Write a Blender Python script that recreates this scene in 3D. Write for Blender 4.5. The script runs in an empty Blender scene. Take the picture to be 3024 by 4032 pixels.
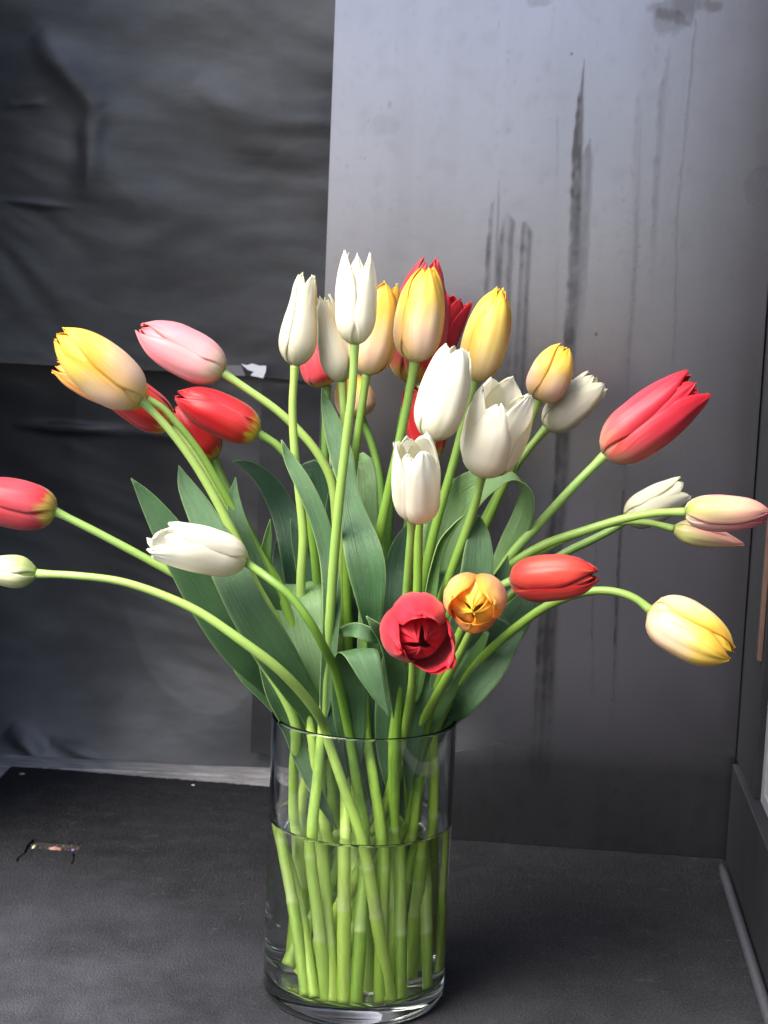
import bpy, bmesh, math, random
from math import radians as rad
from mathutils import Vector as V, noise
from mathutils.geometry import tessellate_polygon
import numpy as np
random.seed(7)
S = bpy.context.scene
COL = S.collection

# ------------------------------------------------------------------ camera
CAM = V((.006, -1.261, .572)); PITCH, YAW, ROLL, FPX = rad(7.81), rad(.13), rad(2.407), 6328.0
fwd = V((math.sin(YAW)*math.cos(PITCH), math.cos(YAW)*math.cos(PITCH), -math.sin(PITCH)))
right0 = V((math.cos(YAW), -math.sin(YAW), 0)); up0 = right0.cross(fwd)
CR = right0*math.cos(ROLL) + up0*math.sin(ROLL); CU = -right0*math.sin(ROLL) + up0*math.cos(ROLL)
cd = bpy.data.cameras.new('camera'); cam = bpy.data.objects.new('camera', cd); COL.objects.link(cam)
m = cam.matrix_world.copy(); m.identity()
for i in range(3):
    m[i][0] = CR[i]; m[i][1] = CU[i]; m[i][2] = -fwd[i]; m[i][3] = CAM[i]
cam.matrix_world = m
cd.sensor_fit = 'VERTICAL'; cd.sensor_height = 36; cd.lens = 36*FPX/4032; cd.clip_end = 100; cd.clip_start = .05
cd.dof.use_dof = True; cd.dof.focus_distance = 1.25; cd.dof.aperture_fstop = 13
S.camera = cam

# ------------------------------------------------------------------ light
SUN_EL, SUN_AZ = rad(47), rad(230)      # azimuth measured from +Y clockwise: behind the camera, a little to its left
w = bpy.data.worlds.new('World'); S.world = w; w.use_nodes = True
nt = w.node_tree; bg = nt.nodes['Background']
sky = nt.nodes.new('ShaderNodeTexSky'); sky.sky_type = 'NISHITA'; sky.sun_disc = False
sky.sun_elevation = SUN_EL; sky.sun_rotation = SUN_AZ; sky.air_density = 1.0; sky.dust_density = 3.0; sky.ozone_density = 1.5
nt.links.new(sky.outputs[0], bg.inputs[0]); bg.inputs[1].default_value = .15
sl = bpy.data.lights.new('sun', 'SUN'); sl.energy = 2.5; sl.angle = rad(35); sl.color = (1, .96, .9)
so = bpy.data.objects.new('sun', sl); COL.objects.link(so)
sd = V((math.sin(SUN_AZ)*math.cos(SUN_EL), math.cos(SUN_AZ)*math.cos(SUN_EL), math.sin(SUN_EL)))
so.rotation_euler = sd.to_track_quat('Z', 'Y').to_euler()
S.view_settings.view_transform = 'Standard'; S.view_settings.look = 'None'; S.view_settings.gamma = 1
S.view_settings.exposure = 1.42
cy = S.cycles
cy.max_bounces = 16; cy.transmission_bounces = 14; cy.transparent_max_bounces = 16; cy.diffuse_bounces = 5; cy.glossy_bounces = 5
cy.caustics_refractive = True; cy.caustics_reflective = False; cy.sample_clamp_indirect = 6; cy.blur_glossy = .5
cy.use_denoising = True

# ------------------------------------------------------------------ placing helpers: S units = photograph scaled to 1659 px wide
K = 3024/1659.0
def ray(x, y): return fwd + (x*K-1512)/FPX*CR - (y*K-2016)/FPX*CU
def at(x, y, Y): d = ray(x, y); return CAM + d*((Y-CAM.y)/d.y)
def atz(x, y, z): d = ray(x, y); return CAM + d*((z-CAM.z)/d.z)
def pxm(Y): return K/FPX*(Y-CAM.y)/1.0           # metres per S unit near depth Y
def c5(x, y): return (x/3.028+548.6, y/3.028+1481.2)
VR, VI, VH, WZ, FZ = .0745, .0712, .2346, .147, .0165
def atwater(x, y, z):
    "point at height z seen through the vase wall and the water"
    d = ray(x, y).normalized(); o = CAM
    a = d.x**2+d.y**2; b = o.x*d.x+o.y*d.y; c = o.x**2+o.y**2-VI**2
    D = b*b-a*c
    if D < 0: D = 0
    t = (-b-math.sqrt(D))/a; p = o+d*t; n = V((p.x, p.y, 0)).normalized()
    e = 1/1.333; ci = -n.dot(d); k = 1-e*e*(1-ci*ci); r = e*d+(e*ci-math.sqrt(k))*n
    q = p+r*((z-p.z)/r.z); rr = math.hypot(q.x, q.y)
    if rr > VI-.006: s = (VI-.006)/rr; q = V((q.x*s, q.y*s, q.z))
    return q

def link(o, parent=None):
    COL.objects.link(o)
    if parent: o.parent = parent
    return o
def mesh(name, verts, faces, mat, parent=None, uv=None, smooth=True, origin=None, cols=None):
    if origin is None: origin = parent_origin(parent)
    me = bpy.data.meshes.new(name)
    me.from_pydata([tuple(V(v)-origin) for v in verts], [], faces)
    if uv is not None:
        l = me.uv_layers.new(name='uv'); vi = np.empty(len(me.loops), dtype=np.int32); me.loops.foreach_get('vertex_index', vi)
        l.data.foreach_set('uv', np.asarray(uv, dtype=np.float32)[vi].ravel())
    if cols is not None:
        for nm, arr in cols.items():
            at_ = me.attributes.new(nm, 'FLOAT', 'POINT'); at_.data.foreach_set('value', np.asarray(arr, dtype=np.float32))
    if smooth: me.shade_smooth()
    if mat: me.materials.append(mat)
    o = bpy.data.objects.new(name, me); link(o, parent)
    if parent is None: o.location = origin
    return o
def parent_origin(p):
    o = V((0, 0, 0))
    while p: o = o+p.location; p = p.parent
    return o
def thing(name, label, cat, loc=(0, 0, 0), group=None):
    o = bpy.data.objects.new(name, None); o.empty_display_size = .02; COL.objects.link(o); o.location = loc
    o['label'] = label; o['category'] = cat
    if group: o['group'] = group
    return o
def tag(o, label, cat, group=None):
    o['label'] = label; o['category'] = cat
    if group: o['group'] = group
    return o
def box(name, mat, parent, p0, p1, frame=None, bev=0.0):
    "box between two corners, in an optional rotated frame (origin, x, y)"
    bm = bmesh.new(); bmesh.ops.create_cube(bm, size=1)
    c = [(p0[i]+p1[i])/2 for i in range(3)]; s = [abs(p1[i]-p0[i]) for i in range(3)]
    for v in bm.verts: v.co = V((v.co.x*s[0]+c[0], v.co.y*s[1]+c[1], v.co.z*s[2]+c[2]))
    if bev: bmesh.ops.bevel(bm, geom=list(bm.edges), offset=bev, segments=2, profile=.6, affect='EDGES')
    if frame:
        O, X, Y = frame
        for v in bm.verts: v.co = O+X*v.co.x+Y*v.co.y+V((0, 0, v.co.z))
    org = parent_origin(parent)
    for v in bm.verts: v.co -= org
    bmesh.ops.recalc_face_normals(bm, faces=bm.faces)
    me = bpy.data.meshes.new(name); bm.to_mesh(me); bm.free(); me.materials.append(mat)
    return link(bpy.data.objects.new(name, me), parent)

# ------------------------------------------------------------------ material helpers
def mat_new(name):
    m = bpy.data.materials.new(name); m.use_nodes = True; t = m.node_tree
    for n in list(t.nodes): t.nodes.remove(n)
    return m, t
class NT:
    def __init__(s, t): s.t = t
    def n(s, typ, **kw):
        x = s.t.nodes.new(typ)
        for k, v in kw.items():
            if k.startswith('i_'): x.inputs[k[2:].replace('_', ' ')].default_value = v
            else: setattr(x, k, v)
        return x
    def l(s, a, b): s.t.links.new(a, b)
    def val(s, sock, v):
        if isinstance(v, (int, float)): sock.default_value = v
        elif isinstance(v, tuple): sock.default_value = v if len(v) == 4 or len(sock.default_value) == 3 else v+(1,)
        else: s.l(v, sock)
    def math(s, op, a, b=0.0, clamp=False):
        x = s.n('ShaderNodeMath', operation=op, use_clamp=clamp); s.val(x.inputs[0], a); s.val(x.inputs[1], b); return x.outputs[0]
    def mix(s, f, a, b, mode='MIX'):
        x = s.n('ShaderNodeMix', data_type='RGBA', blend_type=mode); s.val(x.inputs[0], f); s.val(x.inputs[6], a); s.val(x.inputs[7], b); return x.outputs[2]
    def ramp(s, f, stops, interp='LINEAR'):
        x = s.n('ShaderNodeValToRGB'); cr = x.color_ramp; cr.interpolation = interp
        while len(cr.elements) < len(stops): cr.elements.new(.5)
        for e, (p, c) in zip(cr.elements, stops): e.position = p; e.color = (c+(1,)) if isinstance(c, tuple) else (c, c, c, 1)
        s.l(f, x.inputs[0]); return x.outputs[0]
    def mapped(s, vec, scale):
        x = s.n('ShaderNodeMapping'); s.l(vec, x.inputs[0]); x.inputs['Scale'].default_value = scale; return x.outputs[0]
    def noise(s, vec, scale, detail=4, rough=.5):
        x = s.n('ShaderNodeTexNoise'); s.l(vec, x.inputs['Vector']); x.inputs['Scale'].default_value = scale
        x.inputs['Detail'].default_value = detail; x.inputs['Roughness'].default_value = rough; return x.outputs[0]
    def range(s, f, a, b, c=0., d=1.):
        x = s.n('ShaderNodeMapRange'); s.l(f, x.inputs[0])
        for i, v in enumerate((a, b, c, d)): x.inputs[1+i].default_value = v
        return x.outputs[0]
def out(N, sh): o = N.n('ShaderNodeOutputMaterial'); N.l(sh, o.inputs[0])
def principled(N, col, rough=.5, spec=.5, bump=None, bstr=.2, bdist=.001, **kw):
    p = N.n('ShaderNodeBsdfPrincipled'); N.val(p.inputs['Base Color'], col); N.val(p.inputs['Roughness'], rough)
    N.val(p.inputs['Specular IOR Level'], spec)
    for k, v in kw.items(): N.val(p.inputs[k.replace('_', ' ')], v)
    if bump is not None:
        b = N.n('ShaderNodeBump'); b.inputs['Strength'].default_value = bstr; b.inputs['Distance'].default_value = bdist
        N.l(bump, b.inputs['Height']); N.l(b.outputs[0], p.inputs['Normal'])
    return p

def petal_mat(name, centre, edge, veil=.3, rough=.42, vein=.1, edgepow=(.35, .95), blotch=.12):
    "centre and edge are colour stops along the petal; the edge colours take over towards the margins"
    m, t = mat_new(name); N = NT(t)
    uv = N.n('ShaderNodeUVMap', uv_map='uv').outputs[0]; oi = N.n('ShaderNodeObjectInfo').outputs['Random']
    sep = N.n('ShaderNodeSeparateXYZ'); N.l(uv, sep.inputs[0])
    off = N.n('ShaderNodeCombineXYZ'); N.l(N.math('MULTIPLY', oi, 37.), off.inputs[2])
    vec = N.n('ShaderNodeVectorMath', operation='ADD'); N.l(uv, vec.inputs[0]); N.l(off.outputs[0], vec.inputs[1]); vec = vec.outputs[0]
    st = N.noise(N.mapped(vec, (9, .8, 1)), 3.0, 5, .6)
    bl = N.noise(N.mapped(vec, (2.5, 1.6, 1)), 2.0, 3)
    v = N.math('ADD', sep.outputs[1], N.math('ADD', N.math('MULTIPLY', N.math('SUBTRACT', st, .5), .22), N.math('MULTIPLY', N.math('SUBTRACT', bl, .5), .25)))
    u = N.math('ABSOLUTE', N.math('MULTIPLY', N.math('SUBTRACT', sep.outputs[0], .5), 2.))
    u2 = N.math('ADD', u, N.math('MULTIPLY', N.math('SUBTRACT', st, .5), .7))
    cc = N.ramp(v, centre); ce = N.ramp(v, edge)
    col = N.mix(N.range(u2, *edgepow), cc, ce)
    fine = N.noise(N.mapped(vec, (22, .7, 1)), 2.2, 5, .68)
    col = N.mix(N.math('MULTIPLY', N.range(fine, .35, .75), vein), col, N.mix(1., col, (.78, .72, .68), 'MULTIPLY'))
    col = N.mix(N.math('MULTIPLY', N.range(bl, .35, .7), blotch), col, N.mix(1., col, (1.1, 1.05, 1.0), 'MULTIPLY'))
    p = principled(N, col, rough, .35, bump=fine, bstr=.3, bdist=.0004, Sheen_Weight=.15, Sheen_Roughness=.4)
    tr = N.n('ShaderNodeBsdfTranslucent'); N.l(col, tr.inputs[0])
    mx = N.n('ShaderNodeMixShader'); mx.inputs[0].default_value = veil
    N.l(p.outputs[0], mx.inputs[1]); N.l(tr.outputs[0], mx.inputs[2]); out(N, mx.outputs[0]); return m

WHT = (.95, .925, .80); WHT_SHADE = (.84, .83, .68); GRN = (.50, .58, .26)
M = {}
M['white'] = petal_mat('white petal', [(0, (.62, .62, .36)), (.10, (.84, .82, .66)), (.3, WHT), (1, (.92, .91, .84))], [(0, (.7, .7, .5)), (.2, WHT), (1, (.88, .88, .74))], .5, vein=.05)
M['ivory'] = petal_mat('shaded white petal', [(0, (.66, .62, .42)), (.12, (.74, .71, .56)), (.4, (.77, .75, .62)), (1, WHT_SHADE)], [(0, (.6, .62, .4)), (.3, (.78, .77, .60)), (1, (.78, .77, .55))], .48, vein=.1)  # dimmed copy of the white petal, slight shade put into its colour
M['greenwhite'] = petal_mat('green white bud petal', [(0, (.34, .46, .10)), (.25, (.52, .60, .24)), (.6, (.74, .74, .46)), (1, (.8, .8, .6))], [(0, (.42, .5, .14)), (.3, (.80, .76, .55)), (1, (.84, .74, .58))], .2, vein=.4)
RD = (.52, .012, .018); RL = (.60, .045, .05)
M['red'] = petal_mat('red petal', [(0, (.72, .58, .05)), (.07, (.74, .46, .05)), (.14, (.52, .03, .02)), (.5, RD), (1, (.50, .012, .016))], [(0, (.74, .6, .1)), (.10, (.70, .30, .05)), (.18, RL), (1, (.58, .02, .03))], .22, vein=.35)
M['redpink'] = petal_mat('red petal with pink sheen', [(0, (.68, .62, .12)), (.08, (.72, .50, .10)), (.16, (.62, .05, .06)), (.4, (.66, .07, .09)), (1, (.58, .03, .04))], [(0, (.72, .6, .12)), (.12, (.70, .40, .12)), (.22, (.66, .10, .12)), (1, (.56, .02, .03))], .22, vein=.4)
M['coral'] = petal_mat('coral red petal', [(0, (.50, .20, .10)), (.10, (.50, .05, .035)), (.5, (.60, .075, .05)), (1, (.60, .06, .04))], [(0, (.46, .06, .03)), (.3, (.50, .02, .02)), (1, (.46, .012, .016))], .2, vein=.3)
M['pink'] = petal_mat('pink petal', [(0, (.62, .62, .34)), (.08, (.78, .64, .48)), (.22, (.82, .42, .42)), (.6, (.80, .30, .34)), (1, (.80, .24, .26))], [(0, (.66, .62, .4)), (.18, (.84, .48, .46)), (1, (.82, .16, .17))], .28, vein=.25)
M['pinkgreen'] = petal_mat('pink petal with green back', [(0, (.32, .40, .08)), (.2, (.48, .50, .18)), (.45, (.70, .52, .30)), (1, (.78, .36, .32))], [(0, (.45, .42, .16)), (.25, (.74, .42, .32)), (1, (.76, .24, .27))], .22, vein=.3)
YE = (.95, .66, .07); YO = (.92, .46, .04); PE = (.92, .68, .50)
M['flame'] = petal_mat(edgepow=(.32, .98), name='yellow petal with peach flame', centre=[(0, (.74, .66, .30)), (.08, (.88, .68, .46)), (.3, PE), (.5, (.95, .76, .42)), (.68, (.96, .74, .16)), (1, YE)], edge=[(0, (.82, .62, .24)), (.2, (.92, .62, .22)), (.5, (.94, .56, .06)), (1, YO)], veil=.34, vein=.3)
M['yellow'] = petal_mat('bright yellow petal', [(0, (.76, .64, .26)), (.15, (.92, .70, .36)), (.42, (.95, .76, .26)), (1, (.95, .68, .05))], [(0, (.86, .6, .16)), (.3, (.94, .64, .10)), (1, (.94, .54, .03))], .32, vein=.25)
M['orange'] = petal_mat('orange petal', [(0, (.90, .64, .16)), (.3, (.94, .60, .30)), (.6, (.94, .54, .22)), (1, (.96, .58, .10))], [(0, (.9, .5, .04)), (.3, (.92, .36, .05)), (1, (.94, .42, .04))], .4, vein=.3)
M['cerise'] = petal_mat('bright red petal', [(0, (.70, .40, .25)), (.2, (.74, .15, .15)), (.5, (.70, .05, .08)), (1, (.64, .02, .04))], [(0, (.62, .12, .08)), (.3, (.64, .025, .045)), (1, (.66, .02, .04))], .34, vein=.4)

def stem_mat(name, lo, mid, hi):
    m, t = mat_new(name); N = NT(t)
    uv = N.n('ShaderNodeUVMap', uv_map='uv').outputs[0]; sep = N.n('ShaderNodeSeparateXYZ'); N.l(uv, sep.inputs[0])
    ob = N.n('ShaderNodeTexCoord').outputs['Object']; r = N.n('ShaderNodeObjectInfo').outputs['Random']
    n1 = N.noise(ob, 60, 3); n2 = N.noise(N.mapped(uv, (22, 40, 1)), 1.5, 4)
    col = N.ramp(N.math('ADD', sep.outputs[1], N.math('MULTIPLY', N.math('SUBTRACT', n1, .5), .2)), [(0, lo), (.32, lo), (.46, mid), (.8, mid), (1, hi)])
    col = N.mix(N.range(n2, .4, .7, 0, .3), col, N.mix(1., col, (.62, .78, .6), 'MULTIPLY'))
    col = N.mix(N.math('MULTIPLY', r, .7), col, N.mix(1., col, (.5, .66, .5), 'MULTIPLY'))
    col = N.mix(N.n('ShaderNodeAttribute', attribute_name='pale').outputs['Fac'], col, (.62, .70, .34))
    p = principled(N, col, .38, .45, bump=n2, bstr=.25, bdist=.0006, Subsurface_Weight=.12, Subsurface_Scale=.003)
    p.inputs['Subsurface Radius'].default_value = (1, 1.2, .4)
    out(N, p.outputs[0]); return m
M['stem'] = stem_mat('green stem', (.46, .64, .08), (.22, .36, .05), (.28, .40, .10))
M['stem_pale'] = stem_mat('pale stem', (.52, .70, .12), (.36, .50, .12), (.36, .50, .14))
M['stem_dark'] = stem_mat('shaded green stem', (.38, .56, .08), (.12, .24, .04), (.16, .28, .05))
def leaf_mat(name, c1, c2, edge, veil=.18):
    m, t = mat_new(name); N = NT(t)
    uv = N.n('ShaderNodeUVMap', uv_map='uv').outputs[0]; sep = N.n('ShaderNodeSeparateXYZ'); N.l(uv, sep.inputs[0])
    ob = N.n('ShaderNodeTexCoord').outputs['Object']
    n1 = N.noise(ob, 22, 4); n2 = N.noise(N.mapped(uv, (11, .6, 1)), 1.7, 6, .74); n3 = N.noise(ob, 260, 3)
    col = N.mix(N.range(n1, .3, .7), c1, c2)
    col = N.mix(N.range(n2, .3, .7, 0, .65), col, N.mix(1., col, (.55, .70, .62), 'MULTIPLY'))
    col = N.mix(N.range(n3, .62, .8, 0, .25), col, (.30, .38, .28))
    u = N.math('ABSOLUTE', N.math('MULTIPLY', N.math('SUBTRACT', sep.outputs[0], .5), 2.))
    col = N.mix(N.range(u, .93, .995, 0, .75), col, edge)
    rnd_ = N.n('ShaderNodeObjectInfo').outputs['Random']
    col = N.mix(N.range(rnd_, 0, 1, 0, .8), col, N.mix(1., col, (.60, .70, .66), 'MULTIPLY'))
    p = principled(N, col, N.range(n1, .3, .7, .32, .52), .45, bump=n2, bstr=.8, bdist=.0016)
    tr = N.n('ShaderNodeBsdfTranslucent'); N.l(N.mix(1., col, (1.2, 1.3, .5), 'MULTIPLY'), tr.inputs[0])
    mx = N.n('ShaderNodeMixShader'); mx.inputs[0].default_value = veil
    N.l(p.outputs[0], mx.inputs[1]); N.l(tr.outputs[0], mx.inputs[2]); out(N, mx.outputs[0]); return m
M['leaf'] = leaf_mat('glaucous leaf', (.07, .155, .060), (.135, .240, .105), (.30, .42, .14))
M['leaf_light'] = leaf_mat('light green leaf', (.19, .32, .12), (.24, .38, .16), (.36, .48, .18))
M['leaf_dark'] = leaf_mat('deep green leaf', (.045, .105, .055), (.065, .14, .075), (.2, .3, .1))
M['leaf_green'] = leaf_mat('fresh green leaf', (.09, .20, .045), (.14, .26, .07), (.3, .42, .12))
def simple(name, col, rough, spec=.5, nscale=200, amt=.2, bstr=.2, **kw):
    m, t = mat_new(name); N = NT(t); ob = N.n('ShaderNodeTexCoord').outputs['Object']
    n = N.noise(ob, nscale, 5, .6); c = N.mix(N.range(n, .3, .7, 0, amt), col, tuple(x*.45 for x in col))
    out(N, principled(N, c, rough, spec, bump=n, bstr=bstr, **kw).outputs[0]); return m
M['anther'] = simple('dark anther', (.05, .03, .04), .7)
M['pistil'] = simple('yellow green pistil', (.55, .5, .12), .5)

# ------------------------------------------------------------------ curves
def spline(P, n):
    "Catmull-Rom (centripetal-ish) through vectors of any length, n samples evenly by arc length"
    P = [np.array(p, float) for p in P]
    P = [2*P[0]-P[1]]+P+[2*P[-1]-P[-2]]; pts = []
    for i in range(1, len(P)-2):
        p0, p1, p2, p3 = P[i-1:i+3]
        d = [max(1e-6, np.linalg.norm((b-a)[:3]))**.5 for a, b in ((p0, p1), (p1, p2), (p2, p3))]
        t0, t1 = 0, d[0]; t2 = t1+d[1]; t3 = t2+d[2]
        for k in range(16):
            t = t1+(t2-t1)*k/16
            A1 = (t1-t)/(t1-t0)*p0+(t-t0)/(t1-t0)*p1; A2 = (t2-t)/(t2-t1)*p1+(t-t1)/(t2-t1)*p2; A3 = (t3-t)/(t3-t2)*p2+(t-t2)/(t3-t2)*p3
            B1 = (t2-t)/(t2-t0)*A1+(t-t0)/(t2-t0)*A2; B2 = (t3-t)/(t3-t1)*A2+(t-t1)/(t3-t1)*A3
            pts.append((t2-t)/(t2-t1)*B1+(t-t1)/(t2-t1)*B2)
    pts.append(P[-2]); pts = np.array(pts)
    s = np.concatenate([[0], np.cumsum(np.linalg.norm(np.diff(pts[:, :3], axis=0), axis=1))])
    q = np.linspace(0, s[-1], n)
    return np.stack([np.interp(q, s, pts[:, j]) for j in range(pts.shape[1])], 1), s[-1]
def interp(tab, x):
    return float(np.interp(x, [a for a, _ in tab], [b for _, b in tab]))
def smooth_tab(tab):
    xs = np.array([a for a, _ in tab], float); ys = np.array([b for _, b in tab], float)
    g = np.linspace(0, 1, 101); m = np.gradient(ys, xs)
    def f(x):
        i = min(len(xs)-2, max(0, int(np.searchsorted(xs, x)-1))); h = xs[i+1]-xs[i]; t = (x-xs[i])/h
        return float((2*t**3-3*t**2+1)*ys[i]+(t**3-2*t**2+t)*h*m[i]+(-2*t**3+3*t**2)*ys[i+1]+(t**3-t**2)*h*m[i+1])
    return f

def tube(name, pts, rads, mat, parent, seg=14, cap=True, pale=None):
    pts = [V(p) for p in pts]; n = len(pts); verts = []; uv = []; faces = []
    t = (pts[1]-pts[0]).normalized(); x = t.orthogonal().normalized()
    for i, p in enumerate(pts):
        t = (pts[min(i+1, n-1)]-pts[max(i-1, 0)]).normalized(); x = (x-t*x.dot(t)).normalized(); y = t.cross(x)
        for k in range(seg):
            a = 2*math.pi*k/seg; wob = 1+.05*math.cos(2*a+i*.05)
            verts.append(p+(x*math.cos(a)+y*math.sin(a))*rads[i]*wob); uv.append((abs(2*k/seg-1), i/(n-1)))
    for i in range(n-1):
        for k in range(seg):
            a = i*seg+k; b = i*seg+(k+1) % seg; faces.append((a, b, b+seg, a+seg))
    if cap: faces.append(tuple(range(seg))[::-1]); faces.append(tuple((n-1)*seg+k for k in range(seg)))
    return mesh(name, verts, faces, mat, parent, uv=uv, cols=None if pale is None else {'pale': np.repeat(pale, seg)})

# ------------------------------------------------------------------ tulip head
PROF = {
 'egg':  smooth_tab([(0, .13), (.03, .42), (.09, .68), (.2, .92), (.35, 1), (.5, .99), (.65, .9), (.8, .72), (.92, .50), (1, .30)]),
 'long': smooth_tab([(0, .14), (.04, .46), (.12, .80), (.24, 1), (.38, .99), (.52, .88), (.66, .74), (.8, .66), (.92, .60), (1, .50)]),
 'cup':  smooth_tab([(0, .14), (.04, .50), (.12, .78), (.26, .97), (.45, 1), (.65, .97), (.82, .93), (1, .90)]),
 'tall': smooth_tab([(0, .14), (.04, .44), (.12, .74), (.25, .95), (.42, 1), (.62, .97), (.8, .86), (.92, .74), (1, .60)]),
 'shut': smooth_tab([(0, .14), (.03, .42), (.09, .68), (.2, .90), (.35, 1), (.5, 1), (.65, .94), (.78, .80), (.9, .56), (1, .24)]),
 'bud':  smooth_tab([(0, .18), (.06, .48), (.16, .86), (.28, 1), (.42, .96), (.6, .78), (.78, .52), (.92, .28), (1, .12)]),
}
def head(parent, base, tip, width, prof, mats, az=0., ph=1., cup=.13, rag=.012, lip=0., phi=1., seed=0, open_=0., bend=0., po=None, sharp=.62, inner=.87, nu=17, nv=24, pist=False, fl=0., lift=None, prof_in=None):
    """six petals from base (world) to tip (world); width in metres; az turns outer petal 0 away from the viewer;
    po: {petal index: (extra opening, length factor)}"""
    rnd = random.Random(seed); A = tip-base; L = A.length; Z = A.normalized()
    tc = (CAM-base).normalized(); X = tc-Z*tc.dot(Z)
    X = X.normalized() if X.length > .05 else CU.copy(); Y = Z.cross(X)
    R = width/2; fo = PROF[prof]; fi = PROF[prof_in or prof]; sv = rnd.random()*50
    for k in range(6):
        out_ = k < 3; a0 = az+(k % 3)*2*math.pi/3+(0 if out_ else math.pi/3)+rnd.uniform(-.10, .10)
        ex, lf = (po or {}).get(k, (0, 1.0)); lf *= rnd.uniform(.965, 1.0) if out_ else rnd.uniform(.94, 1.0)
        ex += open_+rnd.uniform(-.03, .05); ks = 1. if out_ else inner; f = fo if out_ else fi
        ph0 = rad(66 if out_ else 60)*ph*(1 if out_ else phi); verts = []; uv = []; ofs = rnd.random()*90; skew = rnd.uniform(-.06, .06)
        tw = rnd.choice((-1, 1))*.03
        for j in range(nv+1):
            v = j/nv
            vv = 1-(1-v)**1.25
            bw = .55+.45*min(1, vv/.28)**.8
            g = max(0., (vv-.42)/.58)
            outl = max(0., 1-g**2.3)**sharp
            hw = ph0*bw*outl
            for i in range(nu+1):
                u = -1+2*i/nu
                nz = noise.noise(V((u*1.3, vv*2.2, ofs)))
                # length is a touch shorter toward the margins, ragged rim near the tip
                z = vv*lf+.010*nz*vv+rag*noise.noise(V((u*4.5, ofs, vv*2)))*max(0, vv-.5)*4
                r = R*ks*f(min(1, vv))
                r *= 1+tw*u*(1 if out_ else .6)
                r += R*ex*(vv**2.2)
                r *= 1-(cup if out_ else cup*.55)*u*u*min(1, vv*3)
                r += R*.035*noise.noise(V((u*5.5, vv*.9, ofs+31)))*min(1, vv*3)
                r *= 1-.035*math.exp(-(u/.13)**2)*min(1, vv*4)*(1-.5*vv)                  # midrib groove
                r += R*(.012+fl)*abs(u)**3*(vv**1.5)*(1 if out_ else .3)                     # margins lift
                r += R*.055*noise.noise(V((u*1.6+3, vv*2.6, ofs+11)))*vv
                r += R*.03*noise.noise(V((u*4+3, vv*5, ofs+21)))*vv
                r += R*(.07+rag)*(max(0, vv-.82)/.18)**1.5*(1 if out_ else .3)*(rnd_c(ofs)+lip)
                a = a0+u*hw+skew*vv+.05*nz*vv
                zz = z*L
                off = X*(bend*L*(v*(1-v))*4*.25)
                verts.append(base+Z*zz+(X*math.cos(a)+Y*math.sin(a))*r+off); uv.append(((u+1)/2, vv))
        faces = [(j*(nu+1)+i, j*(nu+1)+i+1, (j+1)*(nu+1)+i+1, (j+1)*(nu+1)+i) for j in range(nv) for i in range(nu)]
        mk = mats[k] if isinstance(mats, (list, tuple)) else mats
        o = mesh('petal', verts, faces, M[mk], parent, uv=uv)
        so_ = o.modifiers.new('thickness', 'SOLIDIFY'); so_.thickness = .0004; so_.offset = -1
    # receptacle hides the hole where the petals meet the stem
    if pist:
        tube('pistil', [base+Z*L*.03, base+Z*L*.3, base+Z*L*.42, base+Z*L*.45], [R*.13, R*.13, R*.16, R*.24], M['pistil'], parent, 10)
        for q in range(6):
            a = q*math.pi/3+.2; d = X*math.cos(a)+Y*math.sin(a)
            tube('stamen', [base+Z*L*.05+d*R*.2, base+Z*L*.24+d*R*.38, base+Z*L*.26+d*R*.40, base+Z*L*.42+d*R*.45], [R*.03, R*.03, R*.08, R*.06], M['anther'], parent, 7)
def rnd_c(x): return math.sin(x*7.3)

# ------------------------------------------------------------------ leaf
def leaf(parent, pts, mat='leaf', fold=.18, n=46, nu=10, seed=0, wave=.04, sgn=1):
    """pts: (x, y, Y, full width in S, roll in degrees about the run of the leaf[, run direction override])."""
    rows = []
    for p in pts:
        q = at(p[0], p[1], p[2]); rows.append([q.x, q.y, q.z, p[3]*pxm(p[2]), rad(p[4] if len(p) > 4 else 0), rad(p[5] if len(p) > 5 else 0)])
    P, ln = spline(rows, n); verts = []; uv = []; rr = random.Random(seed); o1 = rr.random()*80; px = None
    for i in range(n):
        c = V(P[i][:3]); t = V(P[min(i+1, n-1)][:3])-V(P[max(i-1, 0)][:3]); t.normalize()
        view = (CAM-c).normalized(); x = t.cross(view)
        if x.length < .05 and px: x = px
        x.normalize()
        if px is not None and x.dot(px) < 0 and i > 0: x = -x
        px = x.copy(); roll = P[i][4]; nrm = x.cross(t).normalized()
        if len(pts[0]) > 5:                                    # a folded leaf keeps its own cross direction
            x = CR*math.cos(P[i][5])+CU*math.sin(P[i][5]); x = (x-t*x.dot(t)).normalized(); nrm = x.cross(t).normalized()
        X_ = x*math.cos(roll)+nrm*math.sin(roll); Nn = (-x*math.sin(roll)+nrm*math.cos(roll))*sgn
        w_ = max(P[i][3], .0006)/2; s = i/(n-1); w_ *= 1-.8*max(0, (s-.9)/.1)**2
        for j in range(nu+1):
            u = -1+2*j/nu
            wv = wave*w_*2*noise.noise(V((s*ln*22, u*.8, o1)))+.35*wave*w_*2*math.copysign(1, u)*abs(u)**2*noise.noise(V((s*ln*55, math.copysign(3, u), o1)))
            verts.append(c+X_*u*w_*(1-.12*fold*abs(u))+Nn*(fold*w_*(abs(u)**1.4-.3)+wv)); uv.append(((u+1)/2, s*ln/.1))
    faces = [(i*(nu+1)+j, i*(nu+1)+j+1, (i+1)*(nu+1)+j+1, (i+1)*(nu+1)+j) for i in range(n-1) for j in range(nu)]
    o = mesh('leaf', verts, faces, M[mat], parent, uv=uv)
    sm = o.modifiers.new('thickness', 'SOLIDIFY'); sm.thickness = .0008; sm.offset = 0
    return o

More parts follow.
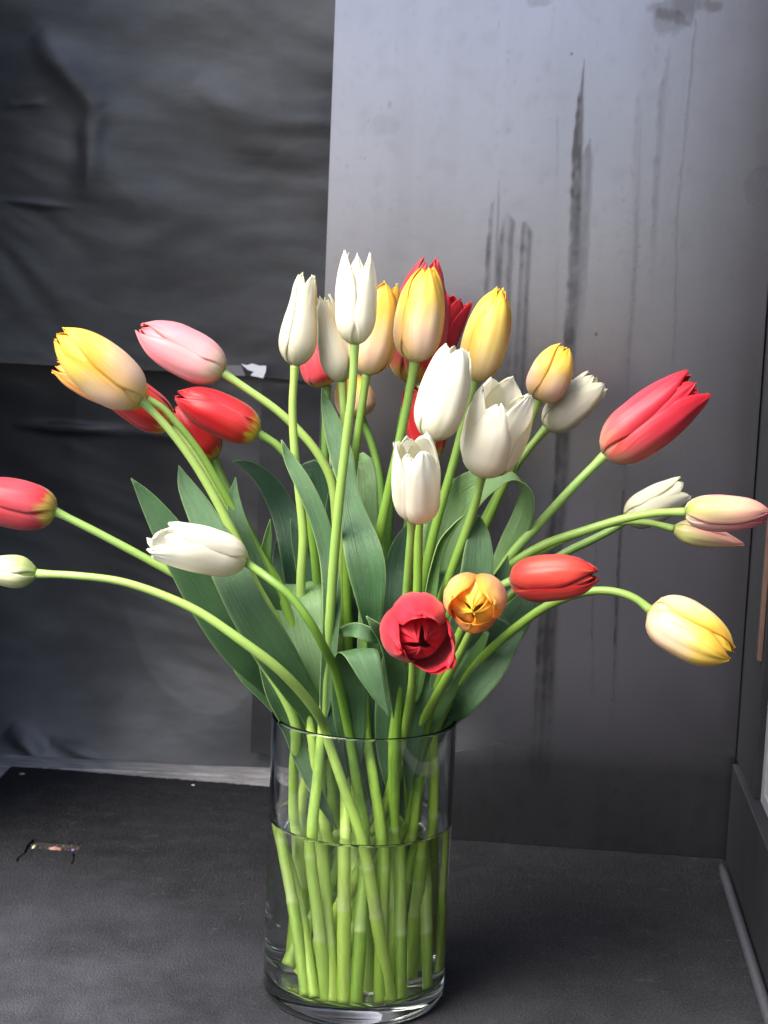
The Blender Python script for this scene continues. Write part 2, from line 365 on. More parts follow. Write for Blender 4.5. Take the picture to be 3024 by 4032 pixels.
# ------------------------------------------------------------------ tulip = stem + head + leaves
RIM_AX = VI-.007
def clampR(p, r=RIM_AX):
    q = math.hypot(p.x, p.y)
    return V((p.x*r/q, p.y*r/q, p.z)) if q > r else p
ROUTES = {  # in-vase way of a stem: seen above the water, at the water line, and its foot seen through the water
 'a': ([(252, 330)], (262, 868), (290, 2055)), 'b': ([], (305, 822), (338, 2090)), 'c': ([], (385, 985), (420, 2130)),
 'k': ([], (470, 935), (492, 2110)), 'e': ([(560, 560)], (712, 1025), (945, 2105)), 'n': ([], (600, 985), (568, 2135)),
 'f': ([], (725, 975), (672, 2148)), 'g': ([(868, 640)], (832, 992), (850, 2105)), 'h': ([], (1055, 880), (1165, 1740)),
 'i': ([(1215, 300)], (1168, 900), (1208, 1850)), 'j': ([], (915, 960), (1025, 2095)), 'l': ([], (980, 860), (1160, 1985)),
 'm': ([], (900, 930), (905, 2110)), 'o': ([], (655, 850), (760, 2000)),
}
FOOT_BACK = [(-.030, .030), (-.022, .042), (-.010, .036), (.004, .044), (.016, .034), (.028, .036), (-.036, .014), (.036, .016), (.0, .022), (-.020, .020), (.024, .012), (.010, .024), (-.012, .008), (.034, -.002), (.012, .002), (-.032, -.002), (-.006, .048), (.030, .024)]
fb = [0]
TULIPS = {}
def tulip(key, label, hd, path, Yh, rim, route=None, srad=(8.6, 10.5), smat='stem', Yexp=1.2, foot_dir=None, nodes=True):
    """hd: head settings; path: stem points in S from the head down to where it vanishes; Yh: depth of the head's base;
    rim: S point where the stem passes the plane of the rim"""
    rp = clampR(atz(rim[0], rim[1], VH))
    pts = list(path); d = [0]; allp = pts+[rim]
    for a, b in zip(allp[:-1], allp[1:]): d.append(d[-1]+math.hypot(a[0]-b[0], a[1]-b[1]))
    P = []
    for p_, s in zip(pts, d):
        f = s/d[-1]; P.append(at(p_[0], p_[1], p_[2] if len(p_) > 2 else Yh+(rp.y-Yh)*(f**Yexp)))
    P.append(rp)
    if route:
        mid, wat, foot = ROUTES[route]
        wp = clampR(atz(*c5(*wat), WZ)); ft = atwater(*c5(*foot), FZ+.004)
        for mxy in mid[:0]: pass
        P.append(rp.lerp(wp, .5)); P.append(wp); P.append(wp.lerp(ft, .5)); P.append(ft)
    else:
        q = FOOT_BACK[fb[0] % len(FOOT_BACK)]; fb[0] += 1
        ft = V((q[0], q[1], FZ+.004)); wp = rp.lerp(ft, .45)
        P += [wp, ft]
    ft = P[-1]
    rt = thing('tulip', label, 'tulip', loc=tuple(ft), group='tulips in the glass vase')
    n = 220; C, ln = spline([tuple(p) for p in P], n); C = C[::-1]                 # foot -> head
    r0 = srad[0]*pxm(Yh)*1.1; r1 = srad[1]*.000375
    rads = []; pale = []
    nodez = [random.Random(int(key[1:])*31).uniform(.045, .075), random.Random(len(label)*7).uniform(.10, .14)]
    for i in range(n):
        s = i/(n-1); r = (.0050*(1-s)+r0*s)
        if s > .975: r *= 1+.25*(s-.975)/.025
        if nodes:
            dist = s*ln
            for nz in nodez:
                dd = (dist-nz)/.0013
                r *= 1+.11*math.exp(-dd*dd)
                if dist > nz: r *= .96
        rads.append(r*(1+.05*noise.noise(V((s*ln*14, int(key[1:]), 0)))+.025*noise.noise(V((s*ln*60, int(key[1:]), 3)))))
        pale.append(max([math.exp(-((dist-nz)/.0016)**2)*.55 for nz in nodez]+[.55*math.exp(-(dist-nz)/.018) if dist > nz else 0 for nz in nodez[:1]]) if nodes else 0)
    st = tube('stem', C, rads, M[smat], rt, 14, pale=pale)
    b = at(*hd['b'], Yh); t = at(*hd['t'], Yh+hd.get('dY', 0)); W = hd['w']*pxm(Yh)*1.02
    Zd = (t-b).normalized()
    head(rt, b-Zd*.001, t, W, hd.get('p', 'egg'), hd['m'], az=rad(hd.get('az', 0)), seed=hd.get('s', len(TULIPS)*13+5), open_=hd.get('o', 0.),
         bend=hd.get('bend', 0.), po=hd.get('po'), inner=hd.get('inner', .87), pist=hd.get('pist', False), ph=hd.get('ph', 1.), cup=hd.get('cup', .13), rag=hd.get('rag', .014), phi=hd.get('phi', 1.), lip=hd.get('lip', 0.), prof_in=hd.get('pi'), fl=hd.get('fl', 0.), sharp=hd.get('sharp', .62))
    TULIPS[key] = rt
    return rt

FL = 'flame'; 
tulip('T1', 'large yellow tulip with peach flame, biggest head at upper left, tip pointing up left', dict(b=(303, 864), t=(124, 722), w=122, m=['flame','yellow','flame','yellow','yellow','yellow'], p='shut', sharp=.5, az=55, dY=-.015, po={2:(.0,1.0)}), [(303, 864), (350, 910), (402, 975), (450, 1050), (490, 1125), (522, 1190), (548, 1255), (600, 1350)], -.06, (668, 1560), 'k', smat='stem_pale')
tulip('T2', 'orange tulip mostly hidden behind the largest yellow tulip at upper left', dict(b=(318, 862), t=(118, 792), w=88, m='orange', p='egg', az=60, o=.05), [(318, 862), (352, 882), (384, 916), (430, 975), (473, 1047), (500, 1095), (545, 1170), (600, 1270)], -.01, (690, 1550), srad=(7.6, 10))
tulip('T3', 'red tulip half hidden behind the largest yellow tulip, yellow base', dict(b=(370, 922), t=(200, 800), w=92, m='red', p='tall', az=10), [(370, 922), (400, 950), (450, 1020), (505, 1110), (560, 1200), (610, 1280)], .04, (680, 1530), smat='stem_pale', srad=(8, 10))
tulip('T4', 'pink tulip with a curled lip at its tip, leaning up left above the red ones', dict(b=(482, 806), t=(298, 708), w=106, m='pink', p='shut', sharp=.5, az=-50, dY=.01), [(482, 806), (540, 845), (600, 888), (650, 935), (690, 985), (716, 1040), (728, 1150)], .03, (745, 1520), 'n', smat='stem_pale')
tulip('T5', 'red tulip with a yellow base lying left, just below the pink tulip', dict(b=(558, 936), t=(382, 852), w=96, m='red', p='shut', sharp=.5, az=-35), [(558, 936), (600, 963), (632, 1003), (655, 1060), (672, 1140), (685, 1250)], .02, (705, 1530))
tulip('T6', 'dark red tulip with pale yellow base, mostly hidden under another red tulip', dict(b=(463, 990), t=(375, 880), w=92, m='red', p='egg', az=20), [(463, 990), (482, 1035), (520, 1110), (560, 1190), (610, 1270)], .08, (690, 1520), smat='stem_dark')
tulip('T7', 'rosy red tulip cut by the left edge, yellow ring where the stem joins', dict(b=(120, 1105), t=(-75, 1062), w=108, m='redpink', p='shut', sharp=.5, az=40), [(120, 1105), (200, 1145), (300, 1198), (370, 1236), (420, 1265), (500, 1345), (560, 1420)], -.03, (632, 1560), 'a', smat='stem_pale')
tulip('T8', 'greenish white tulip bud at the left edge on the long arching pale stem', dict(b=(80, 1239), t=(-90, 1222), w=74, m='greenwhite', p='bud', az=50), [(80, 1239), (160, 1243, -.11), (260, 1256, -.115), (350, 1285, -.12), (430, 1322, -.125), (520, 1383, -.128), (600, 1444, -.122), (652, 1497, -.108), (688, 1545, -.09)], -.10, (702, 1578), 'e', smat='stem_pale', srad=(8.4, 10))
tulip('T9', 'white tulip lying nearly level across the leaves left of centre', dict(b=(530, 1212), t=(330, 1158), w=98, m='white', p='tall', az=65, dY=-.03, o=.10, po={1: (.42, .94), 0: (.05, .9), 2: (.28, 1.), 3: (-.1, .9), 4: (.2, 1.), 5: (-.1, .96)}, fl=.05, bend=.10, rag=.035, sharp=.5, cup=.2, lip=1.), [(530, 1214), (580, 1249, -.11), (630, 1291, -.115), (668, 1341, -.115), (698, 1395, -.105), (722, 1445, -.08)], -.09, (752, 1575), 'f', smat='stem')
tulip('T10', 'ivory tulip standing upright, leftmost of the pale group at top centre', dict(b=(637, 789), t=(664, 592), w=82, m='ivory', p='long', az=25, bend=.0), [(637, 789), (632, 880), (637, 980), (648, 1080), (655, 1160), (650, 1270), (660, 1400)], -.01, (690, 1535), 'b', smat='stem_pale')
tulip('T11', 'ivory tulip tucked half behind the tallest white tulip on its left side', dict(b=(739, 824), t=(696, 638), w=76, m='ivory', p='long', az=-20), [(739, 824), (742, 890), (745, 990), (742, 1100), (735, 1250)], .01, (740, 1520), 'o', smat='stem_pale')
tulip('T12', 'tallest white tulip at top centre, its petals split at the tip', dict(b=(766, 743), t=(771, 541), w=90, m='white', p='tall', az=62, inner=.86, o=.02, po={0: (.05, .97), 2: (.0, 1.), 1: (0, .8), 3: (-.25, .72), 4: (-.1, .98), 5: (-.1, .98)}, sharp=.85, s=11), [(766, 743), (762, 830), (748, 950), (733, 1080), (722, 1200), (713, 1330), (704, 1450)], -.08, (697, 1568), 'c', smat='stem_pale', srad=(9, 11))
tulip('T13', 'peach tulip with yellow rim, behind and right of the tallest white tulip', dict(b=(792, 808), t=(832, 608), w=104, m='flame', p='tall', az=5), [(792, 808), (780, 890), (768, 975), (755, 1080), (750, 1250)], .0, (760, 1520))
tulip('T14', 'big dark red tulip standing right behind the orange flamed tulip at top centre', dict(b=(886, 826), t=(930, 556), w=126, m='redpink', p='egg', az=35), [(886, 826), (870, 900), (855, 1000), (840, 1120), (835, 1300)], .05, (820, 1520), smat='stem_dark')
tulip('T15', 'yellow tulip with peach flame and orange edges in front of the big dark red tulip', dict(b=(896, 780), t=(922, 576), w=108, m=['flame', 'flame', 'flame', 'yellow', 'orange', 'yellow'], p='shut', sharp=.5, az=18), [(896, 780), (880, 870), (862, 960), (840, 1060), (818, 1165), (800, 1300)], -.05, (790, 1560), 'g', srad=(9.5, 10.5))
tulip('T16', 'red tulip with loose petals peeping out right of the orange flamed tulip', dict(b=(912, 834), t=(990, 640), w=74, m='cerise', p='cup', az=75, o=.1), [(912, 834), (900, 900), (895, 1000), (880, 1150)], .09, (850, 1510), smat='stem_dark')
tulip('T17', 'red tulip hidden behind the leaning white tulip right of centre', dict(b=(935, 990), t=(895, 835), w=84, m='red', p='tall', az=0), [(935, 990), (925, 1060), (915, 1150)], .02, (870, 1515), smat='stem')
tulip('T18', 'white tulip leaning right in front, below the orange flamed tulip', dict(b=(932, 950), t=(988, 748), w=108, m='white', p='tall', az=12, o=-.02), [(932, 950), (924, 1000), (914, 1060), (905, 1130), (903, 1210), (900, 1300)], -.10, (850, 1585), 'm')
tulip('T19', 'broad white tulip with open spread petals right of centre', dict(b=(1042, 1021), t=(1098, 836), w=138, m='white', p='tall', az=-8, dY=-.03, o=.16, rag=.03, cup=.18, po={0: (.0, .93), 3: (.1, 1.05), 5: (.15, 1.0), 1: (.1, .95)}, pist=True, fl=.04), [(1042, 1021), (1026, 1090), (1001, 1165), (975, 1235), (950, 1310)], -.06, (915, 1560), 'h', srad=(9.5, 11))
tulip('T20', 'small white tulip lowest of the pale flowers, above the bright red open one', dict(b=(903, 1122), t=(900, 958), w=110, m='white', p='tall', az=30, o=.06, dY=-.035, po={3: (-.2, .86), 1: (.1, 1.02), 4: (.1, .98)}, rag=.03, cup=.2, lip=.6, sharp=.5), [(890, 1122), (884, 1200), (878, 1290), (875, 1380)], -.13, (860, 1590), 'j')
tulip('T21', 'yellow tulip rising right of the orange flamed one against the grey panel', dict(b=(1026, 822), t=(1082, 620), w=98, m='yellow', p='shut', sharp=.5, az=20), [(1026, 822), (1005, 900), (982, 990), (958, 1075), (935, 1160), (915, 1260)], -.01, (880, 1550), 'l')
tulip('T22', 'small round peach tulip against the grey panel above a white one', dict(b=(1163, 864), t=(1222, 746), w=92, m='flame', p='shut', sharp=.5, az=40), [(1163, 864), (1140, 930), (1105, 1010), (1060, 1110)], .04, (900, 1520))
tulip('T23', 'ivory tulip lying right under the small round peach tulip', dict(b=(1180, 925), t=(1296, 822), w=84, m='ivory', p='tall', az=20, o=.08), [(1180, 925), (1140, 973), (1108, 1015), (1075, 1070), (1020, 1180)], .06, (905, 1510))
tulip('T24', 'large long red tulip leaning up right alone against the grey panel', dict(b=(1306, 984), t=(1512, 826), w=128, m='cerise', p='tall', az=52, o=.04, cup=.2, po={1: (.05, .97)}), [(1306, 984), (1240, 1050), (1160, 1137), (1110, 1192), (1060, 1270)], -.02, (930, 1555), smat='stem_pale', srad=(9.5, 11))
tulip('T25', 'cream tulip at far right behind the crossing stems', dict(b=(1352, 1122), t=(1484, 1056), w=82, m='ivory', p='tall', az=30, o=.1), [(1350, 1124), (1325, 1142), (1275, 1168), (1224, 1193), (1160, 1235), (1080, 1310)], .06, (930, 1525), smat='stem')
tulip('T26', 'pink tulip with green outer petals at the right edge on an arched stem', dict(b=(1480, 1106), t=(1664, 1108), w=84, m=['pinkgreen', 'pink', 'pink', 'pink', 'cerise', 'pink'], p='shut', sharp=.5, az=-25), [(1480, 1106), (1420, 1108), (1350, 1120), (1270, 1144), (1180, 1175), (1112, 1215), (1050, 1280)], -.04, (940, 1560), 'i', smat='stem')
tulip('T27', 'slim pale green and pink bud beneath the pink tulip at the right edge', dict(b=(1455, 1142), t=(1608, 1176), w=58, m='pinkgreen', p='bud', az=30), [(1455, 1142), (1400, 1129), (1340, 1128), (1270, 1146), (1190, 1180), (1100, 1245)], -.0, (945, 1540), smat='stem_pale', srad=(7, 9))
tulip('T28', 'muted coral red tulip lying level, lower right above the drooping yellow one', dict(b=(1104, 1254), t=(1292, 1240), w=104, m='coral', p='shut', sharp=.5, az=-30, o=.06, dY=-.02), [(1104, 1256), (1070, 1272), (1020, 1320), (980, 1400)], -.10, (920, 1570))
tulip('T29', 'yellow peach tulip drooping on a hooked stem at lower right', dict(b=(1405, 1318), t=(1582, 1416), w=128, m=['flame', 'flame', 'flame', 'yellow', 'yellow', 'yellow'], p='shut', sharp=.5, az=30, o=.03, dY=-.02), [(1405, 1318), (1370, 1292), (1320, 1277), (1260, 1280), (1186, 1307), (1112, 1358), (1042, 1421), (990, 1490)], -.08, (948, 1560), srad=(8.5, 11))
tulip('T30', 'orange tulip facing the viewer with open centre, beside the bright red open one', dict(b=(1030, 1286), t=(1020, 1322), w=140, m=['orange','orange','orange','yellow','yellow','yellow'], p='tall', pi='egg', az=-50, o=-.12, dY=-.056, inner=.80, cup=.24, fl=.03, sharp=.45, ph=.98, rag=.05, lip=1.2, phi=1.25, s=3, po={3: (-.14, 1.0), 4: (-.20, .94), 5: (-.10, 1.02), 1: (.05, .92), 2: (-.12, .98)}), [(1034, 1290), (1030, 1330), (1000, 1400)], -.13, (905, 1575))
tulip('T31', 'bright red open tulip facing the viewer at the middle of the bouquet', dict(b=(897, 1342), t=(908, 1392), w=164, m='cerise', p='tall', pi='egg', az=100, o=-.10, dY=-.060, inner=.80, cup=.26, fl=.05, sharp=.45, ph=1.0, rag=.06, lip=1.6, phi=1.25, po={4: (.0, .93), 3: (-.10, 1.0), 5: (-.18, .97), 1: (.18, .95), 0: (-.14, 1.), 2: (-.05, .96)}, s=9), [(898, 1346), (893, 1400), (890, 1480)], -.14, (880, 1590))
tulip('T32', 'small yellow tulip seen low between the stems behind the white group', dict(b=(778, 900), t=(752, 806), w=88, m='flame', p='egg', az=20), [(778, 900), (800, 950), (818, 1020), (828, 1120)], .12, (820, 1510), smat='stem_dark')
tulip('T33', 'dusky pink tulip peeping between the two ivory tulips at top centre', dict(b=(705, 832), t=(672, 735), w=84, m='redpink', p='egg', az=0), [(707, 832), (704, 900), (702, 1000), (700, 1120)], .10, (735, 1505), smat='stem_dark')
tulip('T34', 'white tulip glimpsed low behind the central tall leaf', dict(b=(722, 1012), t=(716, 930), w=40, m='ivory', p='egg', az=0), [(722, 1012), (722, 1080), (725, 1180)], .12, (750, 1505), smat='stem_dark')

# ---------------- leaves: each belongs to the tulip whose stem it clasps
T = TULIPS
leaf(T['T7'], [(283, 1033, -.05, 1), (310, 1068, -.05, 30), (345, 1120, -.05, 58), (395, 1200, -.05, 84), (450, 1285, -.045, 104), (520, 1385, -.035, 110), (588, 1470, -.02, 76), (645, 1560, -.005, 34), (660, 1620, -.005, 20)], 'leaf', .16, seed=1)
leaf(T['T3'], [(540, 1290, .02, 70), (530, 1370, .02, 92), (545, 1430, .02, 90), (590, 1500, .02, 60), (650, 1580, .02, 30)], 'leaf', .1, seed=31)
leaf(T['T1'], [(386, 1005, -.03, 1), (400, 1045, -.035, 34), (432, 1105, -.045, 60), (480, 1200, -.06, 80), (530, 1305, -.075, 86), (582, 1390, -.07, 92), (636, 1475, -.055, 76), (680, 1550, -.035, 56), (705, 1640, -.025, 30)], 'leaf', .2, seed=2, wave=.03)
leaf(T['T2'], [(509, 1031, .0, 1), (505, 1075, -.01, 26), (515, 1135, -.02, 42), (540, 1200, -.02, 46), (575, 1280, -.02, 46), (620, 1370, -.01, 40), (680, 1500, .0, 30)], 'leaf', .25, seed=3)
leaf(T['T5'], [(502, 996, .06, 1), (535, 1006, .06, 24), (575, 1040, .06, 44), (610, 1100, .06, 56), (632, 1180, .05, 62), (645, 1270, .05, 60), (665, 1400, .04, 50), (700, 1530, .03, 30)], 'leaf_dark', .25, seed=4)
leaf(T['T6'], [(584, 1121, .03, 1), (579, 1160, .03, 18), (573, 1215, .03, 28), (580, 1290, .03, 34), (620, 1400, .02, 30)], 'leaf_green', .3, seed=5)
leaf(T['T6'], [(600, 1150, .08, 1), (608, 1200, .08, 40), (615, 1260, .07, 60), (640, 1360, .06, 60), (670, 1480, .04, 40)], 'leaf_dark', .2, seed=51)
leaf(T['T10'], [(640, 1262, .03, 60), (641, 1272, .01, 108), (643, 1300, -.01, 118), (650, 1360, -.02, 112), (668, 1430, -.03, 84), (690, 1520, -.03, 50), (700, 1600, -.03, 30)], 'leaf_light', .12, seed=6)
leaf(T['T5'], [(608, 950, -.02, 1), (622, 985, -.02, 22), (655, 1045, -.03, 38), (688, 1120, -.035, 42), (708, 1200, -.04, 40), (716, 1290, -.05, 42), (712, 1390, -.055, 38), (706, 1480, -.05, 32), (700, 1560, -.045, 24)], 'leaf', .35, seed=7, wave=.02)
leaf(T['T12'], [(696, 838, -.0, 1), (704, 872, -.0, 22), (720, 925, -.01, 42), (738, 985, -.02, 52), (750, 1050, -.03, 46, 20), (765, 1120, -.05, 62), (783, 1185, -.065, 84), (794, 1240, -.07, 84), (800, 1300, -.07, 62), (806, 1370, -.06, 34), (805, 1450, -.05, 26)], 'leaf', .22, seed=8, wave=.05)
leaf(T['T13'], [(770, 1010, .08, 30, 40), (786, 998, .05, 42, 30), (792, 1040, .04, 46), (795, 1120, .03, 44), (797, 1220, .02, 40), (790, 1350, .01, 34), (780, 1500, .0, 26)], 'leaf_light', .15, seed=10)
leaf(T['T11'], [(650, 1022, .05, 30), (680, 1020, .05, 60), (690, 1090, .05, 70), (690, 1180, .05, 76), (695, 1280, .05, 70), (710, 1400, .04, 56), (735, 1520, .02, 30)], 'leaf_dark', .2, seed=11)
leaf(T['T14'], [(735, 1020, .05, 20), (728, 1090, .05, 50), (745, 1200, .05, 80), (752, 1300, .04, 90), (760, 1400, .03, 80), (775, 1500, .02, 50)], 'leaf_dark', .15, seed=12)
leaf(T['T9'], [(765, 1680, -.03, 20, 0, 0), (760, 1600, -.045, 60, 0, 0), (755, 1520, -.055, 80, 0, 0), (756, 1450, -.068, 84, 0, 2), (764, 1415, -.080, 84, 0, 4), (772, 1403, -.095, 80, 0, 4), (784, 1416, -.108, 72, 0, 0), (800, 1455, -.114, 56, 0, -6), (818, 1500, -.116, 32, 0, -12), (832, 1530, -.116, 14, 0, -16), (842, 1552, -.116, 1, 0, -18)], 'leaf', .10, n=70, seed=13)
leaf(T['T13'], [(722, 1378, -.02, 8), (745, 1364, -.06, 24), (775, 1362, -.09, 34), (800, 1372, -.09, 34), (820, 1376, -.07, 24), (838, 1372, -.04, 8)], 'leaf', .3, seed=14)
leaf(T['T20'], [(791, 1331, -.12, 1), (808, 1350, -.12, 20), (832, 1378, -.11, 34), (850, 1420, -.10, 44), (862, 1490, -.08, 48), (870, 1570, -.06, 36)], 'leaf', .3, seed=15)
leaf(T['T31'], [(866, 1370, -.02, 50), (860, 1450, -.025, 84), (852, 1530, -.028, 88), (846, 1600, -.03, 74), (848, 1670, -.03, 50), (862, 1740, -.03, 26), (875, 1776, -.03, 1)], 'leaf', .2, seed=16)
leaf(T['T22'], [(948, 1240, .0, 60), (956, 1160, .0, 92), (985, 1095, -.0, 98, 5), (1025, 1056, -.01, 84, 20), (1068, 1038, -.015, 66, 40), (1108, 1036, -.02, 52, 70), (1133, 1062, -.025, 50, 118), (1130, 1110, -.02, 54, 150), (1106, 1170, -.01, 56, 165), (1078, 1235, .0, 50, 172), (1040, 1310, .0, 40, 175), (985, 1430, .0, 30, 175)], 'leaf_light', .2, n=70, seed=17)
leaf(T['T19'], [(1034, 1112, -.05, 1), (1036, 1140, -.05, 34), (1034, 1180, -.055, 60), (1030, 1240, -.06, 74), (1010, 1320, -.06, 66), (975, 1400, -.05, 50), (935, 1500, -.05, 36)], 'leaf', .2, seed=18)
leaf(T['T18'], [(1002, 1114, -.05, 1), (980, 1138, -.05, 14, 30), (957, 1170, -.05, 24, 30), (940, 1220, -.05, 26, 30), (930, 1290, -.05, 28), (915, 1400, -.05, 30), (895, 1520, -.05, 26)], 'leaf_green', .5, seed=19)
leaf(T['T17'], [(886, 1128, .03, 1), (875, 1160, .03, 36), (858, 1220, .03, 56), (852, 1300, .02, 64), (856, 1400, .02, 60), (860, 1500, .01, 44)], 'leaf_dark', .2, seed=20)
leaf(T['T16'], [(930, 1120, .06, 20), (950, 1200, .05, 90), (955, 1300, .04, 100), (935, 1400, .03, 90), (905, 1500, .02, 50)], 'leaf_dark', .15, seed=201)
leaf(T['T28'], [(1097, 1200, -.05, 1), (1088, 1235, -.05, 28), (1070, 1275, -.05, 42), (1040, 1330, -.05, 44), (1000, 1400, -.05, 40), (950, 1500, -.05, 30)], 'leaf', .25, seed=21)
leaf(T['T27'], [(1150, 1270, .04, 20), (1130, 1310, .03, 60), (1095, 1360, .02, 80), (1050, 1420, .01, 76), (1000, 1490, .0, 60), (950, 1560, .0, 36)], 'leaf', .15, seed=22)
leaf(T['T29'], [(1128, 1362, -.03, 10), (1095, 1400, -.035, 46), (1055, 1452, -.04, 64), (1010, 1510, -.04, 56), (965, 1560, .0, 36), (930, 1620, .0, 20)], 'leaf', .25, seed=23)
leaf(T['T28'], [(1103, 1352, -.07, 1), (1075, 1330, -.07, 18), (1050, 1322, -.07, 26), (1015, 1350, -.06, 28), (980, 1410, -.05, 26)], 'leaf_dark', .3, seed=24)
leaf(T['T30'], [(1050, 1362, -.03, 20), (1025, 1400, -.03, 46), (985, 1460, -.03, 50), (945, 1530, -.03, 42), (915, 1600, -.03, 30), (900, 1680, -.03, 18)], 'leaf_green', .3, seed=25)
leaf(T['T31'], [(985, 1410, -.015, 20), (950, 1450, -.015, 56), (915, 1520, -.02, 56), (895, 1590, -.02, 44), (890, 1680, -.02, 20)], 'leaf_green', .25, seed=26)
leaf(T['T1'], [(568, 1436, -.03, 20), (592, 1500, -.03, 36), (630, 1570, -.025, 40), (655, 1640, -.03, 36), (690, 1720, -.04, 26), (728, 1790, -.035, 6)], 'leaf', .3, seed=27)
leaf(T['T15'], [(800, 1440, .0, 80), (795, 1520, .0, 90), (800, 1600, .0, 80), (810, 1680, .0, 50), (815, 1760, .0, 20)], 'leaf_dark', .2, seed=28)
leaf(T['T4'], [(700, 1440, .02, 60), (720, 1540, .01, 70), (740, 1620, .0, 50), (750, 1700, .0, 20)], 'leaf_dark', .2, seed=29)
leaf(T['T8'], [(742, 1690, -.03, 1), (760, 1650, -.03, 24), (765, 1600, -.03, 40), (768, 1540, -.03, 44), (765, 1480, -.02, 30)], 'leaf_green', .2, seed=30)
leaf(T['T24'], [(1050, 1180, .04, 1), (1040, 1240, .04, 50), (1020, 1330, .03, 80), (980, 1420, .02, 70), (930, 1520, .01, 40)], 'leaf_dark', .15, seed=32)
# ------------------------------------------------------------------ vase
def lathe(prof, seg=128):
    verts = []; faces = []; n = len(prof)
    for r, z in prof:
        for k in range(seg): a = 2*math.pi*k/seg; verts.append((r*math.cos(a), r*math.sin(a), z))
    for i in range(n-1):
        for k in range(seg):
            a = i*seg+k; b = i*seg+(k+1) % seg; faces.append((a, b, b+seg, a+seg))
    return verts, faces
m, t = mat_new('clear glass'); N = NT(t)
g = N.n('ShaderNodeBsdfGlass'); g.inputs['IOR'].default_value = 1.47; g.inputs['Roughness'].default_value = 0; g.inputs['Color'].default_value = (.985, .995, .988, 1)
out(N, g.outputs[0]); M['glass'] = m
m, t = mat_new('clear water'); N = NT(t)
g = N.n('ShaderNodeBsdfGlass'); g.inputs['IOR'].default_value = 1.333; g.inputs['Roughness'].default_value = 0; g.inputs['Color'].default_value = (1, 1, 1, 1)
out(N, g.outputs[0]); M['water'] = m
vase = thing('glass_vase', 'tall clear glass cylinder vase half filled with water, holding all the tulips', 'vase')
ro, ri = VR, VI
prof = [(.0001, .0022), (.03, .0020), (ro-.010, .0012), (ro-.005, .0008), (ro-.0022, .0022), (ro-.0006, .0050), (ro, .009), (ro, .0095), (ro, .06), (ro, .12), (ro, .18), (ro, VH-.0026), (ro, VH-.002), (ro-.0005, VH-.0007), ((ro+ri)/2, VH), (ri+.0006, VH-.0006), (ri, VH-.002), (ri, VH-.0026), (ri, .18), (ri, .12), (ri, .06), (ri, FZ+.0065),
        (ri, FZ+.006), (ri-.0008, FZ+.002), (ri-.003, FZ+.0004), (ri-.010, FZ), (ri-.0105, FZ-.00002), (.0001, FZ-.0005)]
v_, f_ = lathe(prof); mesh('vase_wall', v_, f_, M['glass'], vase)
e = .0003
wp_ = [(.0001, FZ-.0005-e), (ri-.010, FZ-e), (ri-.003+e, FZ+.0004-e), (ri-.0008+e, FZ+.002-e), (ri+e, FZ+.006), (ri+e, FZ+.0065), (ri+e, .06), (ri+e, .10), (ri+e, WZ+.0026), (ri+e, WZ+.0030), (ri-.0006, WZ+.0014), (ri-.002, WZ+.0003), (ri-.005, WZ), (ri-.0055, WZ), (.0001, WZ)]
v_, f_ = lathe(wp_); wt = mesh('water', v_, f_, M['water'], None, origin=V((0, 0, 0)))
tag(wt, 'still clear water filling the lower half of the glass vase', 'water')
# ------------------------------------------------------------------ surroundings
def fsum(*a): return sum(a)
# floor: one sheet under everything
def floor_mat():
    m, t = mat_new('pale worn floor'); N = NT(t); ob = N.n('ShaderNodeTexCoord').outputs['Object']
    n = N.noise(N.mapped(ob, (6, 60, 1)), 3, 6, .65); n2 = N.noise(ob, 40, 5)
    c = N.mix(N.range(n, .35, .7), (.30, .29, .29), (.12, .115, .11)); c = N.mix(N.range(n2, .5, .8, 0, .6), c, (.07, .065, .06))
    out(N, principled(N, c, .7, .3, bump=n, bstr=.6, bdist=.003).outputs[0]); return m
fl = mesh('floor', [(-3, -.42, -.0035), (3, -.42, -.0035), (3, 1.2, -.0035), (-3, 1.2, -.0035)], [(0, 1, 2, 3)], simple('dark grimy floor', (.030, .027, .025), .9, .2, amt=.8, nscale=300), None, smooth=False, origin=V((0, 0, 0))); fl['kind'] = 'structure'
pv = mesh('pavement', [(-12, -14, -.12), (12, -14, -.12), (12, -.40, -.12), (-12, -.40, -.12)], [(0, 1, 2, 3)], simple('dark asphalt', (.05, .05, .052), .8, .3, nscale=12), None, smooth=False, origin=V((0, 0, 0))); pv['kind'] = 'structure'
